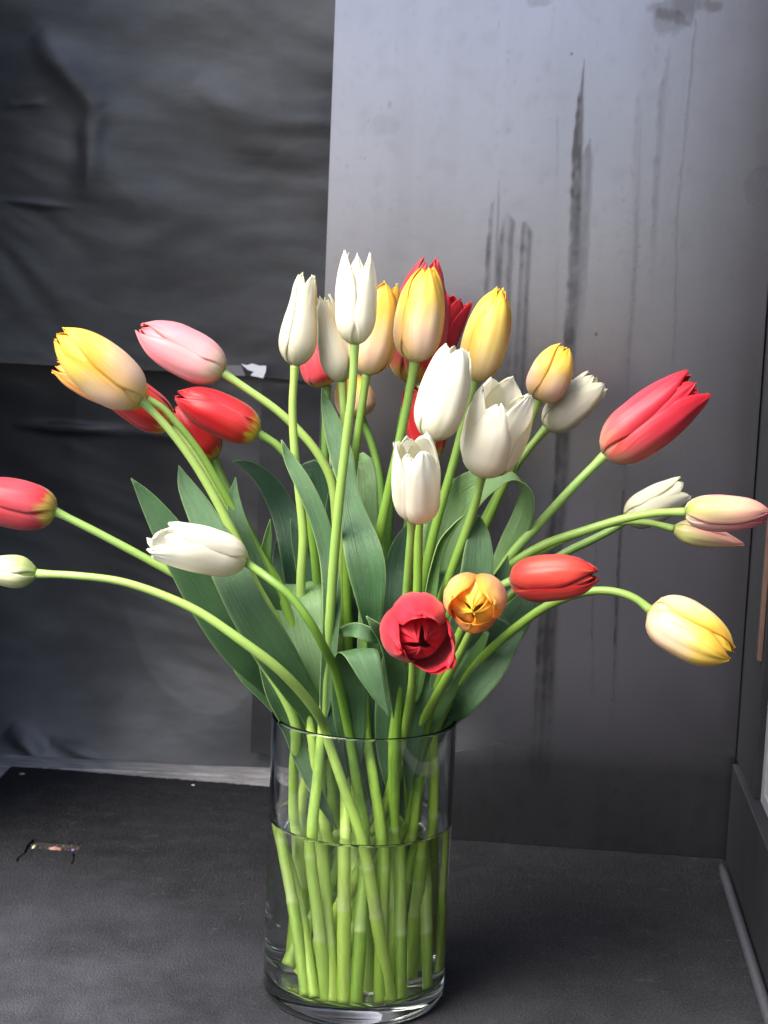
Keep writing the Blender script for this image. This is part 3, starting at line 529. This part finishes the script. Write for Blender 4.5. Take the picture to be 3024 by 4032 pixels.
# black mat with a torn slot
def matt():
    m, t = mat_new('black felted rubber'); N = NT(t); ob = N.n('ShaderNodeTexCoord').outputs['Object']
    big = N.noise(ob, 7, 5, .6); mid = N.noise(N.mapped(ob, (1, 1.6, 1)), 28, 5, .65); fine = N.noise(ob, 420, 4, .7); spk = N.noise(ob, 900, 2, .5)
    c = N.mix(N.range(big, .35, .72, 0, .8), (.0055, .0057, .0066), (.013, .0132, .0152))
    c = N.mix(N.range(mid, .45, .8, 0, .5), c, (.028, .028, .032))
    c = N.mix(N.range(fine, .5, .72, 0, .7), c, (.062, .062, .068))
    c = N.mix(N.range(spk, .70, .76, 0, .7), c, (.30, .27, .22))
    sp_ = N.n('ShaderNodeSeparateXYZ'); N.l(ob, sp_.inputs[0])
    glare = N.math('MULTIPLY', N.range(sp_.outputs[1], .30, -.10), N.math('ADD', N.range(sp_.outputs[0], .0, -.36, 0, .8), .2))
    glare = N.math('MULTIPLY', glare, N.range(N.noise(ob, 11, 6, .65), .3, .65, .25, 1.))
    c = N.mix(N.math('MULTIPLY', glare, .85), c, (.13, .132, .15))  # pale glare on the mat's front left, put into its colour
    scf = N.noise(N.mapped(ob, (1, 2.2, 1)), 34, 8, .78); c = N.mix(N.range(scf, .60, .74, 0, .55), c, (.14, .138, .145))
    h = N.math('ADD', N.math('MULTIPLY', fine, 1.), N.math('MULTIPLY', mid, .6))
    out(N, principled(N, c, N.range(mid, .3, .7, .7, .9), .12, bump=h, bstr=1., bdist=.0022).outputs[0]); return m
rr = random.Random(3)
outer = []
def edge(a, b, n, amp):
    for i in range(n):
        s = i/n; p = V(a).lerp(V(b), s); j = amp*noise.noise(V((s*60, a[0]*9, 1)))+amp*.6*noise.noise(V((s*210, 2, a[1]))); outer.append(V((p.x+j*.4, p.y+j, 0)))
edge((-.416, .575, 0), (-.10, .535, 0), 120, .0022); edge((-.10, .535, 0), (.10, .512, 0), 30, .002)
outer.append(V((.385, .49, 0)))
outer += [V((.352, -.3, 0)), V((.352, -.40, 0)), V((-.9, -.40, 0))]
edge((-.462, -.39, 0), (-.416, .575, 0), 40, .0012)
hole = [V((-.338, .329, 0)), V((-.337, .3270, 0)), V((-.3385, .310, 0)), V((-.337, .286, 0)), V((-.3400, .269, 0)), V((-.3385, .261, 0)), V((-.3365, .2635, 0)), V((-.3378, .270, 0)), V((-.3350, .287, 0)),
        V((-.3335, .3005, 0)), V((-.320, .2995, 0)), V((-.305, .2985, 0)), V((-.2890, .2980, 0)), V((-.2880, .288, 0)), V((-.2850, .276, 0)), V((-.2843, .259, 0)), V((-.2832, .262, 0)), V((-.2838, .277, 0)), V((-.2862, .290, 0)), V((-.2853, .305, 0)), V((-.2840, .3235, 0)), V((-.31, .326, 0))]
tri = tessellate_polygon([outer, hole]); allp = outer+hole; nn = len(allp)
vs = [(p.x, p.y, 0.0) for p in allp]+[(p.x, p.y, -.0033) for p in allp]
fs = []
for a, b, c in tri:
    A, B, C_ = allp[a], allp[b], allp[c]
    if (B-A).cross(C_-A).z < 0: b, c = c, b
    fs.append((a, b, c))
no = len(outer)
for i in range(no): j = (i+1) % no; fs.append((i, j, j+nn, i+nn))
for i in range(len(hole)): j = (i+1) % len(hole); fs.append((no+i, no+j, no+j+nn, no+i+nn))
mt = mesh('floor_mat', vs, fs, matt(), None, smooth=False, origin=V((0, 0, 0)))
tag(mt, 'black felt-like mat covering the floor with a small torn slot', 'mat')
# what shows in the slot
bm = bmesh.new(); rr = random.Random(5)
for i in range(90):
    s = rr.uniform(.0006, .0018); x = rr.uniform(-.336, -.286); y = rr.uniform(.298, .324)
    r_ = bmesh.ops.create_icosphere(bm, subdivisions=1, radius=s)
    for v in r_['verts']: v.co = V((v.co.x*rr.uniform(.8, 1.4)+x, v.co.y+y, v.co.z*.7-.0030))
me = bpy.data.meshes.new('crumbs'); bm.to_mesh(me); bm.free(); me.materials.append(simple('dark crumbs', (.05, .04, .034), .9, amt=.8, nscale=500)); o = link(bpy.data.objects.new('crumbs', me)); o['kind'] = 'stuff'; o['label'] = 'dark crumbs of soil lying in the slot of the mat'
def blob(name, c, s, mat, seed, sub=3):
    bm = bmesh.new(); bmesh.ops.create_icosphere(bm, subdivisions=sub, radius=1)
    for v in bm.verts:
        k = 1+.35*noise.noise(v.co*1.6+V((seed, 0, 0)))+.15*noise.noise(v.co*4+V((seed, 3, 0))); v.co = V((v.co.x*s[0]*k, v.co.y*s[1]*k, v.co.z*s[2]*k))
    me = bpy.data.meshes.new(name); bm.to_mesh(me); bm.free(); me.shade_smooth(); me.materials.append(mat)
    o = link(bpy.data.objects.new(name, me)); o.location = c; return o
tag(blob('pebble', (-.309, .3045, -.0015), (.0068, .0035, .0025), simple('pink grit stone', (.30, .15, .11), .8, amt=.7, nscale=900), 1), 'rough pink brown pebble lying in the torn slot of the mat', 'pebble')
tag(blob('leaf_scrap', (-.3315, .3085, -.0016), (.0016, .0055, .0010), simple('dry straw', (.50, .48, .26), .7), 2), 'dry yellow green leaf scrap at the left end of the slot', 'leaf scrap')
tag(blob('petal_scrap', (-.2905, .3035, -.0015), (.0016, .0040, .0012), simple('violet scrap', (.22, .14, .42), .6), 3), 'small violet petal scrap at the right end of the slot', 'petal scrap')
tag(blob('wood_chip', (-.396, .553-.012, .0012), (.0030, .0022, .0010), simple('tan chip', (.42, .26, .12), .7), 4), 'tiny tan wood chip on the mat near its back left corner', 'wood chip')
tag(blob('paint_flake', (-.196, .527, .0008), (.0018, .0012, .0006), simple('white flake', (.6, .58, .55), .6), 5), 'tiny white flake on the mat near the pale strip', 'paint flake')
# pale board between mat and paper, with grooves
board = thing('skirting_strip', 'pale scuffed grooved strip on the floor between the mat and the black paper', 'strip')
pm = simple('worn grey paint', (.34, .33, .34), .6, amt=.55, nscale=60)
pr = [(.520, .0), (.566, .0008), (.5665, .0000), (.572, .0000), (.5725, .0022), (.600, .0022), (.6005, .0015), (.64, .0015)]
vs = []; fs = []
for i in range(41):
    x = -.62+.62*i/40
    for y, z in pr: vs.append((x, y+.0006*noise.noise(V((x*30, y*90, 0))), z-.0015+.0002*noise.noise(V((x*60, y*50, 2)))))
for i in range(40):
    for j in range(len(pr)-1): a = i*len(pr)+j; fs.append((a, a+len(pr), a+len(pr)+1, a+1))
bmat = floor_mat(); mesh('board', vs, fs, bmat, board, smooth=False)
box('board', bmat, board, (-.62, -.38, -.0034), (-.3995, .5195, -.0034+.0026))

# ---- black paper backdrop: overlapping crumpled sheets
def paper_mat(name, c0, c1):
    m, t = mat_new(name); N = NT(t); ob = N.n('ShaderNodeTexCoord').outputs['Object']
    mp = N.n('ShaderNodeMapping'); N.l(ob, mp.inputs[0]); mp.inputs['Rotation'].default_value = (0, rad(-28), 0); mp.inputs['Scale'].default_value = (1, 1, 2.2); mv = mp.outputs[0]
    a = N.noise(mv, 6, 4, .45); b = N.noise(mv, 4.5, 5, .6); f = N.noise(ob, 160, 5, .7)
    c = N.mix(N.range(b, .38, .66), c0, c1)
    c = N.mix(N.range(f, .3, .7, 0, .35), c, tuple(x*.5 for x in c0))
    h = N.math('ADD', N.math('MULTIPLY', a, 1.), N.math('MULTIPLY', f, .03))
    out(N, principled(N, c, N.range(b, .35, .65, .56, .36), .75, bump=h, bstr=.25, bdist=.010).outputs[0]); return m
pmat = paper_mat('black paper', (.0045, .0045, .006), (.024, .024, .031)); pmat2 = paper_mat('deep black paper', (.006, .006, .007), (.010, .010, .012))
def sheet(name, x0, x1, zt, zb, Y, mat, parent, seed, amp=.006, nx=230, nz=260, creases=(), tiltx=0., lean=None):
    vs = []; fs = []
    for j in range(nz+1):
        s = j/nz
        for i in range(nx+1):
            x = x0+(x1-x0)*i/nx; top = zt(x) if callable(zt) else zt; bot = zb(x) if callable(zb) else zb
            z = top+(bot-top)*s; q = V((x*3.2, z*5.5+x*1.2, seed))
            d = amp*(2.6*noise.noise(V((x*2.6, z*3.4+x, seed)))+noise.noise(q)+.5*noise.noise(q*2.3+V((5, 0, 0)))+.08*noise.noise(q*4.1)-.9*abs(noise.noise(V((x*4.5+z*2, z*4-x*2, seed+2)))))
            wz = z+.06*noise.noise(V((x*5, z*5, seed+6)))
            d += amp*.5*noise.noise(V((x*7, (wz+.30*x)*24, seed+4)))*.24*(1+noise.noise(V((x*3, z*3, seed+12))))+amp*.12*noise.noise(V((x*14, (wz+.2*x)*44, seed+8)))
            for (ax, az, bx, bz, h, w_) in creases:
                ex, ez = bx-ax, bz-az; L2 = ex*ex+ez*ez; tt = max(0, min(1, ((x-ax)*ex+(z-az)*ez)/L2))
                px_, pz_ = x-ax-ex*tt, z-az-ez*tt; dist = math.hypot(px_, pz_)+.004*noise.noise(V((x*30, z*30, 2)))
                d += h*math.exp(-(max(0, dist)/w_)**2)*math.sin(math.pi*min(1, max(0, tt*.9+.05)))
            vs.append((x, Y-d+tiltx*(x-x0)+(lean(x, z) if lean else 0), z))
    for j in range(nz):
        for i in range(nx): a = j*(nx+1)+i; fs.append((a, a+nx+1, a+nx+2, a+1))
    o = mesh(name, vs, fs, mat, parent); return o
back = thing('paper_backdrop', 'black crumpled paper backdrop hung at the left behind the flowers', 'backdrop', (-.3, .6, 0))
def lz(pts, Y):                      # height along x of a line seen in the photograph
    q = [at(x, y, Y) for x, y in pts]; xs = [p.x for p in q]; zs = [p.z for p in q]
    return lambda x: float(np.interp(x, xs, zs))
Ya, Yb = .607, .614
def cz(a, b, h, w, Y=.6): p = at(*a, Y); q = at(*b, Y); return (p.x, p.z, q.x, q.z, h, w)
cr1 = [cz((70, 70), (215, 240), .005, .016), cz((205, 200), (185, 440), .0035, .014), cz((0, 432), (150, 447), .0022, .004), cz((420, 170), (590, 330), .003, .02), cz((5, 228), (100, 222), .0015, .005)]
sheet('paper_sheet', -.62, -.02, 1.02, lz([(-200, 770), (0, 783), (300, 800), (470, 806), (720, 830)], Ya), Ya-.003, pmat, back, 3, .006, creases=cr1)
cr2 = [cz((0, 932), (250, 943), .0045, .006), cz((250, 943), (420, 960), .002, .008), cz((0, 1590), (90, 1640), .006, .010), cz((95, 1612), (230, 1645), .004, .008)]
sheet('paper_sheet', -.62, -.02, lz([(-200, 760), (0, 776), (300, 792), (470, 800), (720, 815)], Yb), lz([(-200, 1632), (0, 1639), (582, 1657), (800, 1662)], Yb), Yb, pmat, back, 9, .005, creases=cr2, lean=lambda x, z: .075*(1-math.exp(-max(0, z)/.11))*(.6-.4*math.tanh((x+.24)*9)))
p0 = at(567, 826, .605); sheet('dark_paper_flap', p0.x, -.02, lambda x: p0.z, lambda x: .02, .600, pmat2, back, 21, .002, nx=40, nz=90)
tp = simple('clear adhesive tape', (.14, .14, .15), .12, .8, amt=.1, nscale=80); tpw = simple('torn tape with painted shine', (.62, .62, .66), .35, .5, amt=.3, nscale=300)  # second tape: its shiny reflection is painted as a white base colour
def strip(name, pts, Y, mat, parent):
    q = [at(x, y, Y) for x, y in pts]; q2 = [p+V((0, .0006, 0)) for p in q]; n = len(q)
    return mesh(name, q+q2, [tuple(range(n))[::-1], tuple(range(n, 2*n))]+[(i, (i+1) % n, (i+1) % n+n, i+n) for i in range(n)], mat, parent, smooth=False)
strip('tape', [(478, 789), (521, 789), (530, 812), (500, 811), (476, 806)], .588, tp, back)
strip('tape_shine', [(521, 786), (533, 789), (545, 785), (560, 790), (575, 790), (574, 803), (568, 817), (541, 811), (548, 803), (535, 799)], .586, tpw, back)

# ---- grey painted panel with drip marks
PX0, PX1, PZ1 = -.0605, .384, 1.05
pA = V((.094, .380, 0)); pB = V((.381, .354, 0)); pdir = (pB-pA).normalized(); pn = V((pdir.y, -pdir.x, 0))
def ppoint(x, z): s = (x-pA.x)/pdir.x; return pA+pdir*s+V((0, LEAN*z, z))
LEAN = .018
# marks are listed in photograph coordinates and carried onto the panel
def onpanel(sx, sy):
    d = ray(sx, sy); nrm = pdir.cross(V((0, LEAN, 1))).normalized(); t_ = (pA-CAM).dot(nrm)/d.dot(nrm); p = CAM+d*t_; return p.x, p.z
nx, nz = 330, 520
gx = np.linspace(PX0, PX1, nx+1); gz = np.linspace(0.0006, PZ1, nz+1); GX, GZ = np.meshgrid(gx, gz)
def npn(x, y, s):
    out_ = np.empty(x.shape); f_ = out_.ravel()
    for i, (a, b) in enumerate(zip(x.ravel(), y.ravel())): f_[i] = noise.noise(V((a, b, s)))
    return out_
rows = npn(GX[:1]*160, GX[:1]*0, 3.)                       # vertical streak grain
lowf = npn(GX[:, ::6]*9, GZ[:, ::6]*9, 7.); lowf = np.repeat(lowf, 6, 1)[:, :nx+1]
stain_reflect = np.zeros_like(GX)
midf = npn(GX*55, GZ*55, 9.); finf = npn(GX*190, GZ*120, 5.); bands = npn(GX[:1]*38, GX[:1]*0, 13.)
def streak(pts, amp, soft=.12, grain=.3):
    soft = soft*.6+.35; amp *= .85
    "pts: (x, y, width) down the picture"
    global stain_reflect
    q = [(*onpanel(x, y), w_*K/FPX*1.64/2) for x, y, w_ in pts]; q.sort(key=lambda a: a[1])
    zs = [a[1] for a in q]; cx = np.interp(GZ, zs, [a[0] for a in q]); hw = np.interp(GZ, zs, [a[2] for a in q], left=0, right=0)
    inz = (GZ >= zs[0]) & (GZ <= zs[-1]); dist = np.abs(GX-cx+.0022*lowf+.0012*rows+.0014*midf+.0008*finf)
    mk = np.clip((hw-dist)/(hw*soft+.0007)+.5, 0, 1)*(hw > 0)*inz
    fade = np.clip((GZ-zs[0])/.12, 0, 1)
    stain_reflect += amp*mk*fade*(1-grain+grain*(1.5*rows+.5)*2)*(1+.35*midf+.3*finf)
streak([(1262, 128, 1), (1256, 230, 12), (1250, 330, 20), (1246, 480, 22), (1238, 640, 24), (1228, 820, 26), (1205, 1100, 34), (1180, 1400, 44), (1165, 1700, 52)], .85, .25)
streak([(1275, 298, 2), (1272, 340, 18), (1266, 480, 16), (1258, 640, 14), (1248, 800, 10)], .5, .4)
streak([(1076, 380, 2), (1072, 430, 14), (1066, 520, 20), (1062, 640, 26), (1056, 800, 20)], .55, .5, .8)
streak([(1096, 455, 2), (1100, 480, 24), (1092, 560, 30), (1088, 700, 24), (1080, 900, 12)], .5, .5, .8)
streak([(1134, 480, 10), (1136, 500, 28), (1130, 600, 26), (1122, 740, 34), (1110, 900, 44), (1090, 1200, 30), (1060, 1560, 26)], .55, .4, .8)
streak([(1380, 195, 4), (1378, 260, 14), (1372, 500, 14), (1352, 900, 10), (1345, 1200, 6)], .22, .8, .6)
streak([(1446, 100, 4), (1432, 200, 16), (1418, 400, 14), (1405, 700, 8)], .30, .8, .6)
streak([(1504, 40, 3), (1492, 160, 5), (1478, 300, 5), (1462, 480, 6), (1452, 900, 8)], .35, .6, .8)
streak([(1208, 250, 2), (1206, 400, 4), (1196, 700, 14), (1180, 900, 20)], .2, .8, .6)
streak([(1410, 80, 2), (1418, 120, 3), (1408, 180, 2)], .3, .8)
streak([(1345, 1060, 4), (1335, 1300, 8), (1322, 1560, 7), (1316, 1640, 4)], .5, .6, .8)
streak([(1290, 1080, 3), (1282, 1300, 5), (1276, 1600, 4)], .4, .6, .8)
streak([(1198, 10, 2), (1192, 100, 2), (1187, 180, 2)], .3, .8)
streak([(1090, 1540, 26), (1070, 1640, 22), (1060, 1750, 16)], .2, .8, .6)
def blotch(sx, sy, rx, ry, amp, rot=0.):
    global stain_reflect
    x, z = onpanel(sx, sy); k_ = K/FPX*1.64; a = (GX-x); b = (GZ-z); ca, sa = math.cos(rot), math.sin(rot); u_, v_ = (a*ca+b*sa)/(rx*k_), (-a*sa+b*ca)/(ry*k_)
    r_ = np.sqrt(u_**2+v_**2)+.5*lowf+(.9*midf if rx > 12 else 0)+.35*finf; stain_reflect += amp*np.clip((1-r_)*2.2+.5, 0, 1)
blotch(1468, 18, 52, 24, .42, .15); blotch(1440, 48, 26, 22, .35); blotch(1500, 10, 40, 18, .2)
blotch(1640, 400, 30, 44, .30); blotch(1655, 330, 20, 40, .2); blotch(830, 270, 34, 22, .10); blotch(842, 225, 5, 8, .25); blotch(1170, 4, 26, 8, .25)
rs = random.Random(12)
for i in range(90):
    cx_, cy_ = rs.choice([(765, 440), (825, 330), (1470, 480), (1360, 500), (1500, 930), (1540, 960), (1390, 560), (1190, 60), (1590, 600), (1100, 80)])
    blotch(rs.gauss(cx_, 14), rs.gauss(cy_, 110 if cx_ < 1500 else 30), rs.uniform(1.2, 3.2), rs.uniform(1.5, 5), rs.uniform(.08, .28))
for (dx, dy, r_) in [(1234, 116, 3), (1288, 722, 4), (1330, 1710, 3), (1380, 1690, 2)]: blotch(dx, dy, r_, r_, .7)
stain_reflect += .10*np.clip(lowf*2, 0, 1)+.015*np.clip(rows*2, -.3, 1)+.05*np.clip(bands*2, 0, 1)+.07*np.clip(midf*2.2-.35, 0, 1)+.10*np.clip(finf*3-1.15, 0, 1)
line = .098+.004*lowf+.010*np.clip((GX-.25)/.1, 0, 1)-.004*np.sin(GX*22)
stain_reflect += .8*np.clip((line-GZ)/.030+.5, 0, 1)                 # dark floor reflection painted into the foot of the board
stain_reflect = np.clip(stain_reflect, 0, 1)
m, t = mat_new('grey painted board'); N = NT(t); ob = N.n('ShaderNodeTexCoord').outputs['Object']
sa_ = N.n('ShaderNodeAttribute', attribute_name='stain_reflect').outputs['Fac']
n1 = N.noise(ob, 3.2, 5, .6); n2 = N.noise(ob, 260, 4, .6); n3 = N.noise(N.mapped(ob, (1, 1, .5)), 9, 5, .6)
c = N.mix(N.range(n1, .3, .7), (.215, .206, .230), (.250, .240, .266)); c = N.mix(N.range(n3, .5, .8, 0, .25), c, (.20, .192, .205))
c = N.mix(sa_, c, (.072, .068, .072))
rg = N.math('ADD', N.range(n1, .3, .7, .21, .26), N.math('MULTIPLY', sa_, .12))
out(N, principled(N, c, rg, .6, bump=n2, bstr=.06, bdist=.0006, Metallic=.99).outputs[0]); pmt = m
panel = thing('grey_panel', 'tall grey board with dark drip stains standing behind the flowers at right', 'panel', tuple(ppoint(.1, 0)))
vs = [ppoint(x, z) for z in gz for x in gx]
fs = [(j*(nx+1)+i, j*(nx+1)+i+1, (j+1)*(nx+1)+i+1, (j+1)*(nx+1)+i) for j in range(nz) for i in range(nx)]
mesh('board_face', vs, fs, pmt, panel, cols={'stain_reflect': stain_reflect.ravel()})
a_, b_ = ppoint(PX0, 0.0006), ppoint(PX1, 0.0006); a2, b2 = ppoint(PX0, PZ1), ppoint(PX1, PZ1); th = -pn*.0 + V((0, .012, 0))
mesh('board_edge', [a_, b_, b2, a2, a_+th, b_+th, b2+th, a2+th], [(0, 3, 7, 4), (1, 5, 6, 2), (3, 2, 6, 7), (4, 7, 6, 5), (0, 4, 5, 1)], simple('board edge', (.10, .10, .11), .6), panel, smooth=False)

sw = mesh('unseen_side_wall', [(-.50, .25, 0), (-.50, .70, 0), (-.50, .70, 1.4), (-.50, .25, 1.4), (-.52, .25, 0), (-.52, .70, 0), (-.52, .70, 1.4), (-.52, .25, 1.4)],
          [(0, 1, 2, 3), (7, 6, 5, 4), (0, 3, 7, 4), (3, 2, 6, 7), (1, 5, 6, 2)], simple('black blocking wall', (.02, .02, .022), .6), None, smooth=False, origin=V((0, 0, 0))); sw['kind'] = 'structure'  # wall out of view, added to block light from the left
bw = mesh('back_wall', [(-1.2, .70, -.01), (1.2, .70, -.01), (1.2, .70, 1.4), (-1.2, .70, 1.4), (-1.2, .72, -.01), (1.2, .72, -.01), (1.2, .72, 1.4), (-1.2, .72, 1.4)],
          [(0, 1, 2, 3), (7, 6, 5, 4), (0, 3, 7, 4), (1, 5, 6, 2), (3, 2, 6, 7)], simple('black back wall', (.010, .010, .011), .8, .2), None, smooth=False, origin=V((0, 0, 0))); bw['kind'] = 'structure'
# ---- right side: low dark wall with trim, jamb, window
WO = V((.378, .34, 0)); WX = V((-.095, -.995, 0)).normalized(); WN = V((.995, -.095, 0)).normalized()    # WX towards the viewer, WN away from the scene
FR = (WO, WX, WN)
dk = simple('dark grey painted metal', (.016, .017, .020), .6, .2, amt=.6, nscale=35, bstr=.3)
lt = simple('weathered light grey metal', (.22, .22, .24), .5, .5, amt=.4, nscale=50)
rust = simple('rusty brown steel', (.10, .055, .04), .7, .3, amt=.7, nscale=90)
low = thing('low_side_wall', 'low dark grey side wall with a pale ledge at the right edge', 'low wall', tuple(WO))
box('wall_face', dk, low, (.0, 0, 0), (1.5, .014, .107), FR, .0015)
box('ledge', lt, low, (.004, .0145, .09), (1.5, .10, .104), FR, .0015)
rod = [WO+WX*s+WN*(-.006)+V((0, 0, .004)) for s in np.linspace(.02, 1.4, 40)]
mesh_rod = tube('base_trim', [tuple(p) for p in rod], [.003]+[.0048]*38+[.003], simple('grey rubber trim', (.040, .043, .050), .55, .35, amt=.5, nscale=120), low, 10)
jb = thing('window_post', 'dark steel post with a rusty edge at the right, beside the window', 'post', tuple(WO+V((0, 0, .105))))
box('post_face', dk, jb, (-.055, .006, .107), (.118, .03, 1.2), FR, .001)
box('rusty_edge', rust, jb, (.100, .002, .24), (.112, .0055, 1.2), FR, .0005)
win = thing('window', 'window with a light grey frame standing on the ledge at the right edge', 'window', tuple(WO+WX*.13+V((0, 0, .108))))
box('frame', lt, win, (.124, .012, .1075), (.142, .03, 1.2), FR, .001)
box('frame', lt, win, (.1425, .012, .1075), (1.5, .03, .120), FR, .001)
mg, t = mat_new('window glass'); N = NT(t); p = principled(N, (.05, .056, .062), .5, .12); out(N, p.outputs[0])
box('pane', mg, win, (.142, .020, .120), (1.5, .024, 1.2), FR)



leaf(T['T32'], [(770, 1150, .05, 10), (800, 1220, .05, 80), (815, 1320, .04, 110), (800, 1430, .03, 110), (790, 1530, .02, 80)], 'leaf_dark', .15, seed=41)
leaf(T['T33'], [(700, 1060, .07, 10), (712, 1150, .07, 60), (720, 1260, .06, 80), (728, 1380, .05, 80), (740, 1500, .03, 60)], 'leaf_dark', .15, seed=42)
leaf(T['T23'], [(1000, 1190, .06, 1), (985, 1250, .06, 70), (960, 1340, .05, 90), (930, 1430, .04, 80), (900, 1520, .03, 50)], 'leaf', .2, seed=43)
leaf(T['T10'], [(628, 1120, .03, 1), (640, 1160, .03, 24), (660, 1240, .03, 40), (680, 1340, .03, 46), (700, 1450, .02, 40)], 'leaf_dark', .25, seed=44)
leaf(T['T21'], [(930, 1330, .0, 1), (925, 1370, .0, 30), (912, 1440, .0, 50), (895, 1520, .0, 50), (885, 1600, .0, 30)], 'leaf', .25, seed=45)
leaf(T['T11'], [(700, 1350, -.0, 1), (715, 1400, -.0, 40), (722, 1470, -.0, 60), (730, 1550, -.0, 56), (745, 1640, .0, 30), (755, 1720, .0, 6)], 'leaf_green', .2, seed=46)

leaf(T['T8'], [(706, 1470, -.045, 1), (712, 1510, -.045, 26), (718, 1560, -.045, 38), (728, 1620, -.045, 34), (742, 1700, -.04, 20), (755, 1760, -.035, 4)], 'leaf_dark', .25, seed=47)
leaf(T['T20'], [(958, 1400, -.04, 8), (940, 1440, -.045, 44), (915, 1500, -.05, 60), (896, 1560, -.045, 54), (885, 1640, -.04, 34), (882, 1720, -.035, 6)], 'leaf', .2, seed=48)
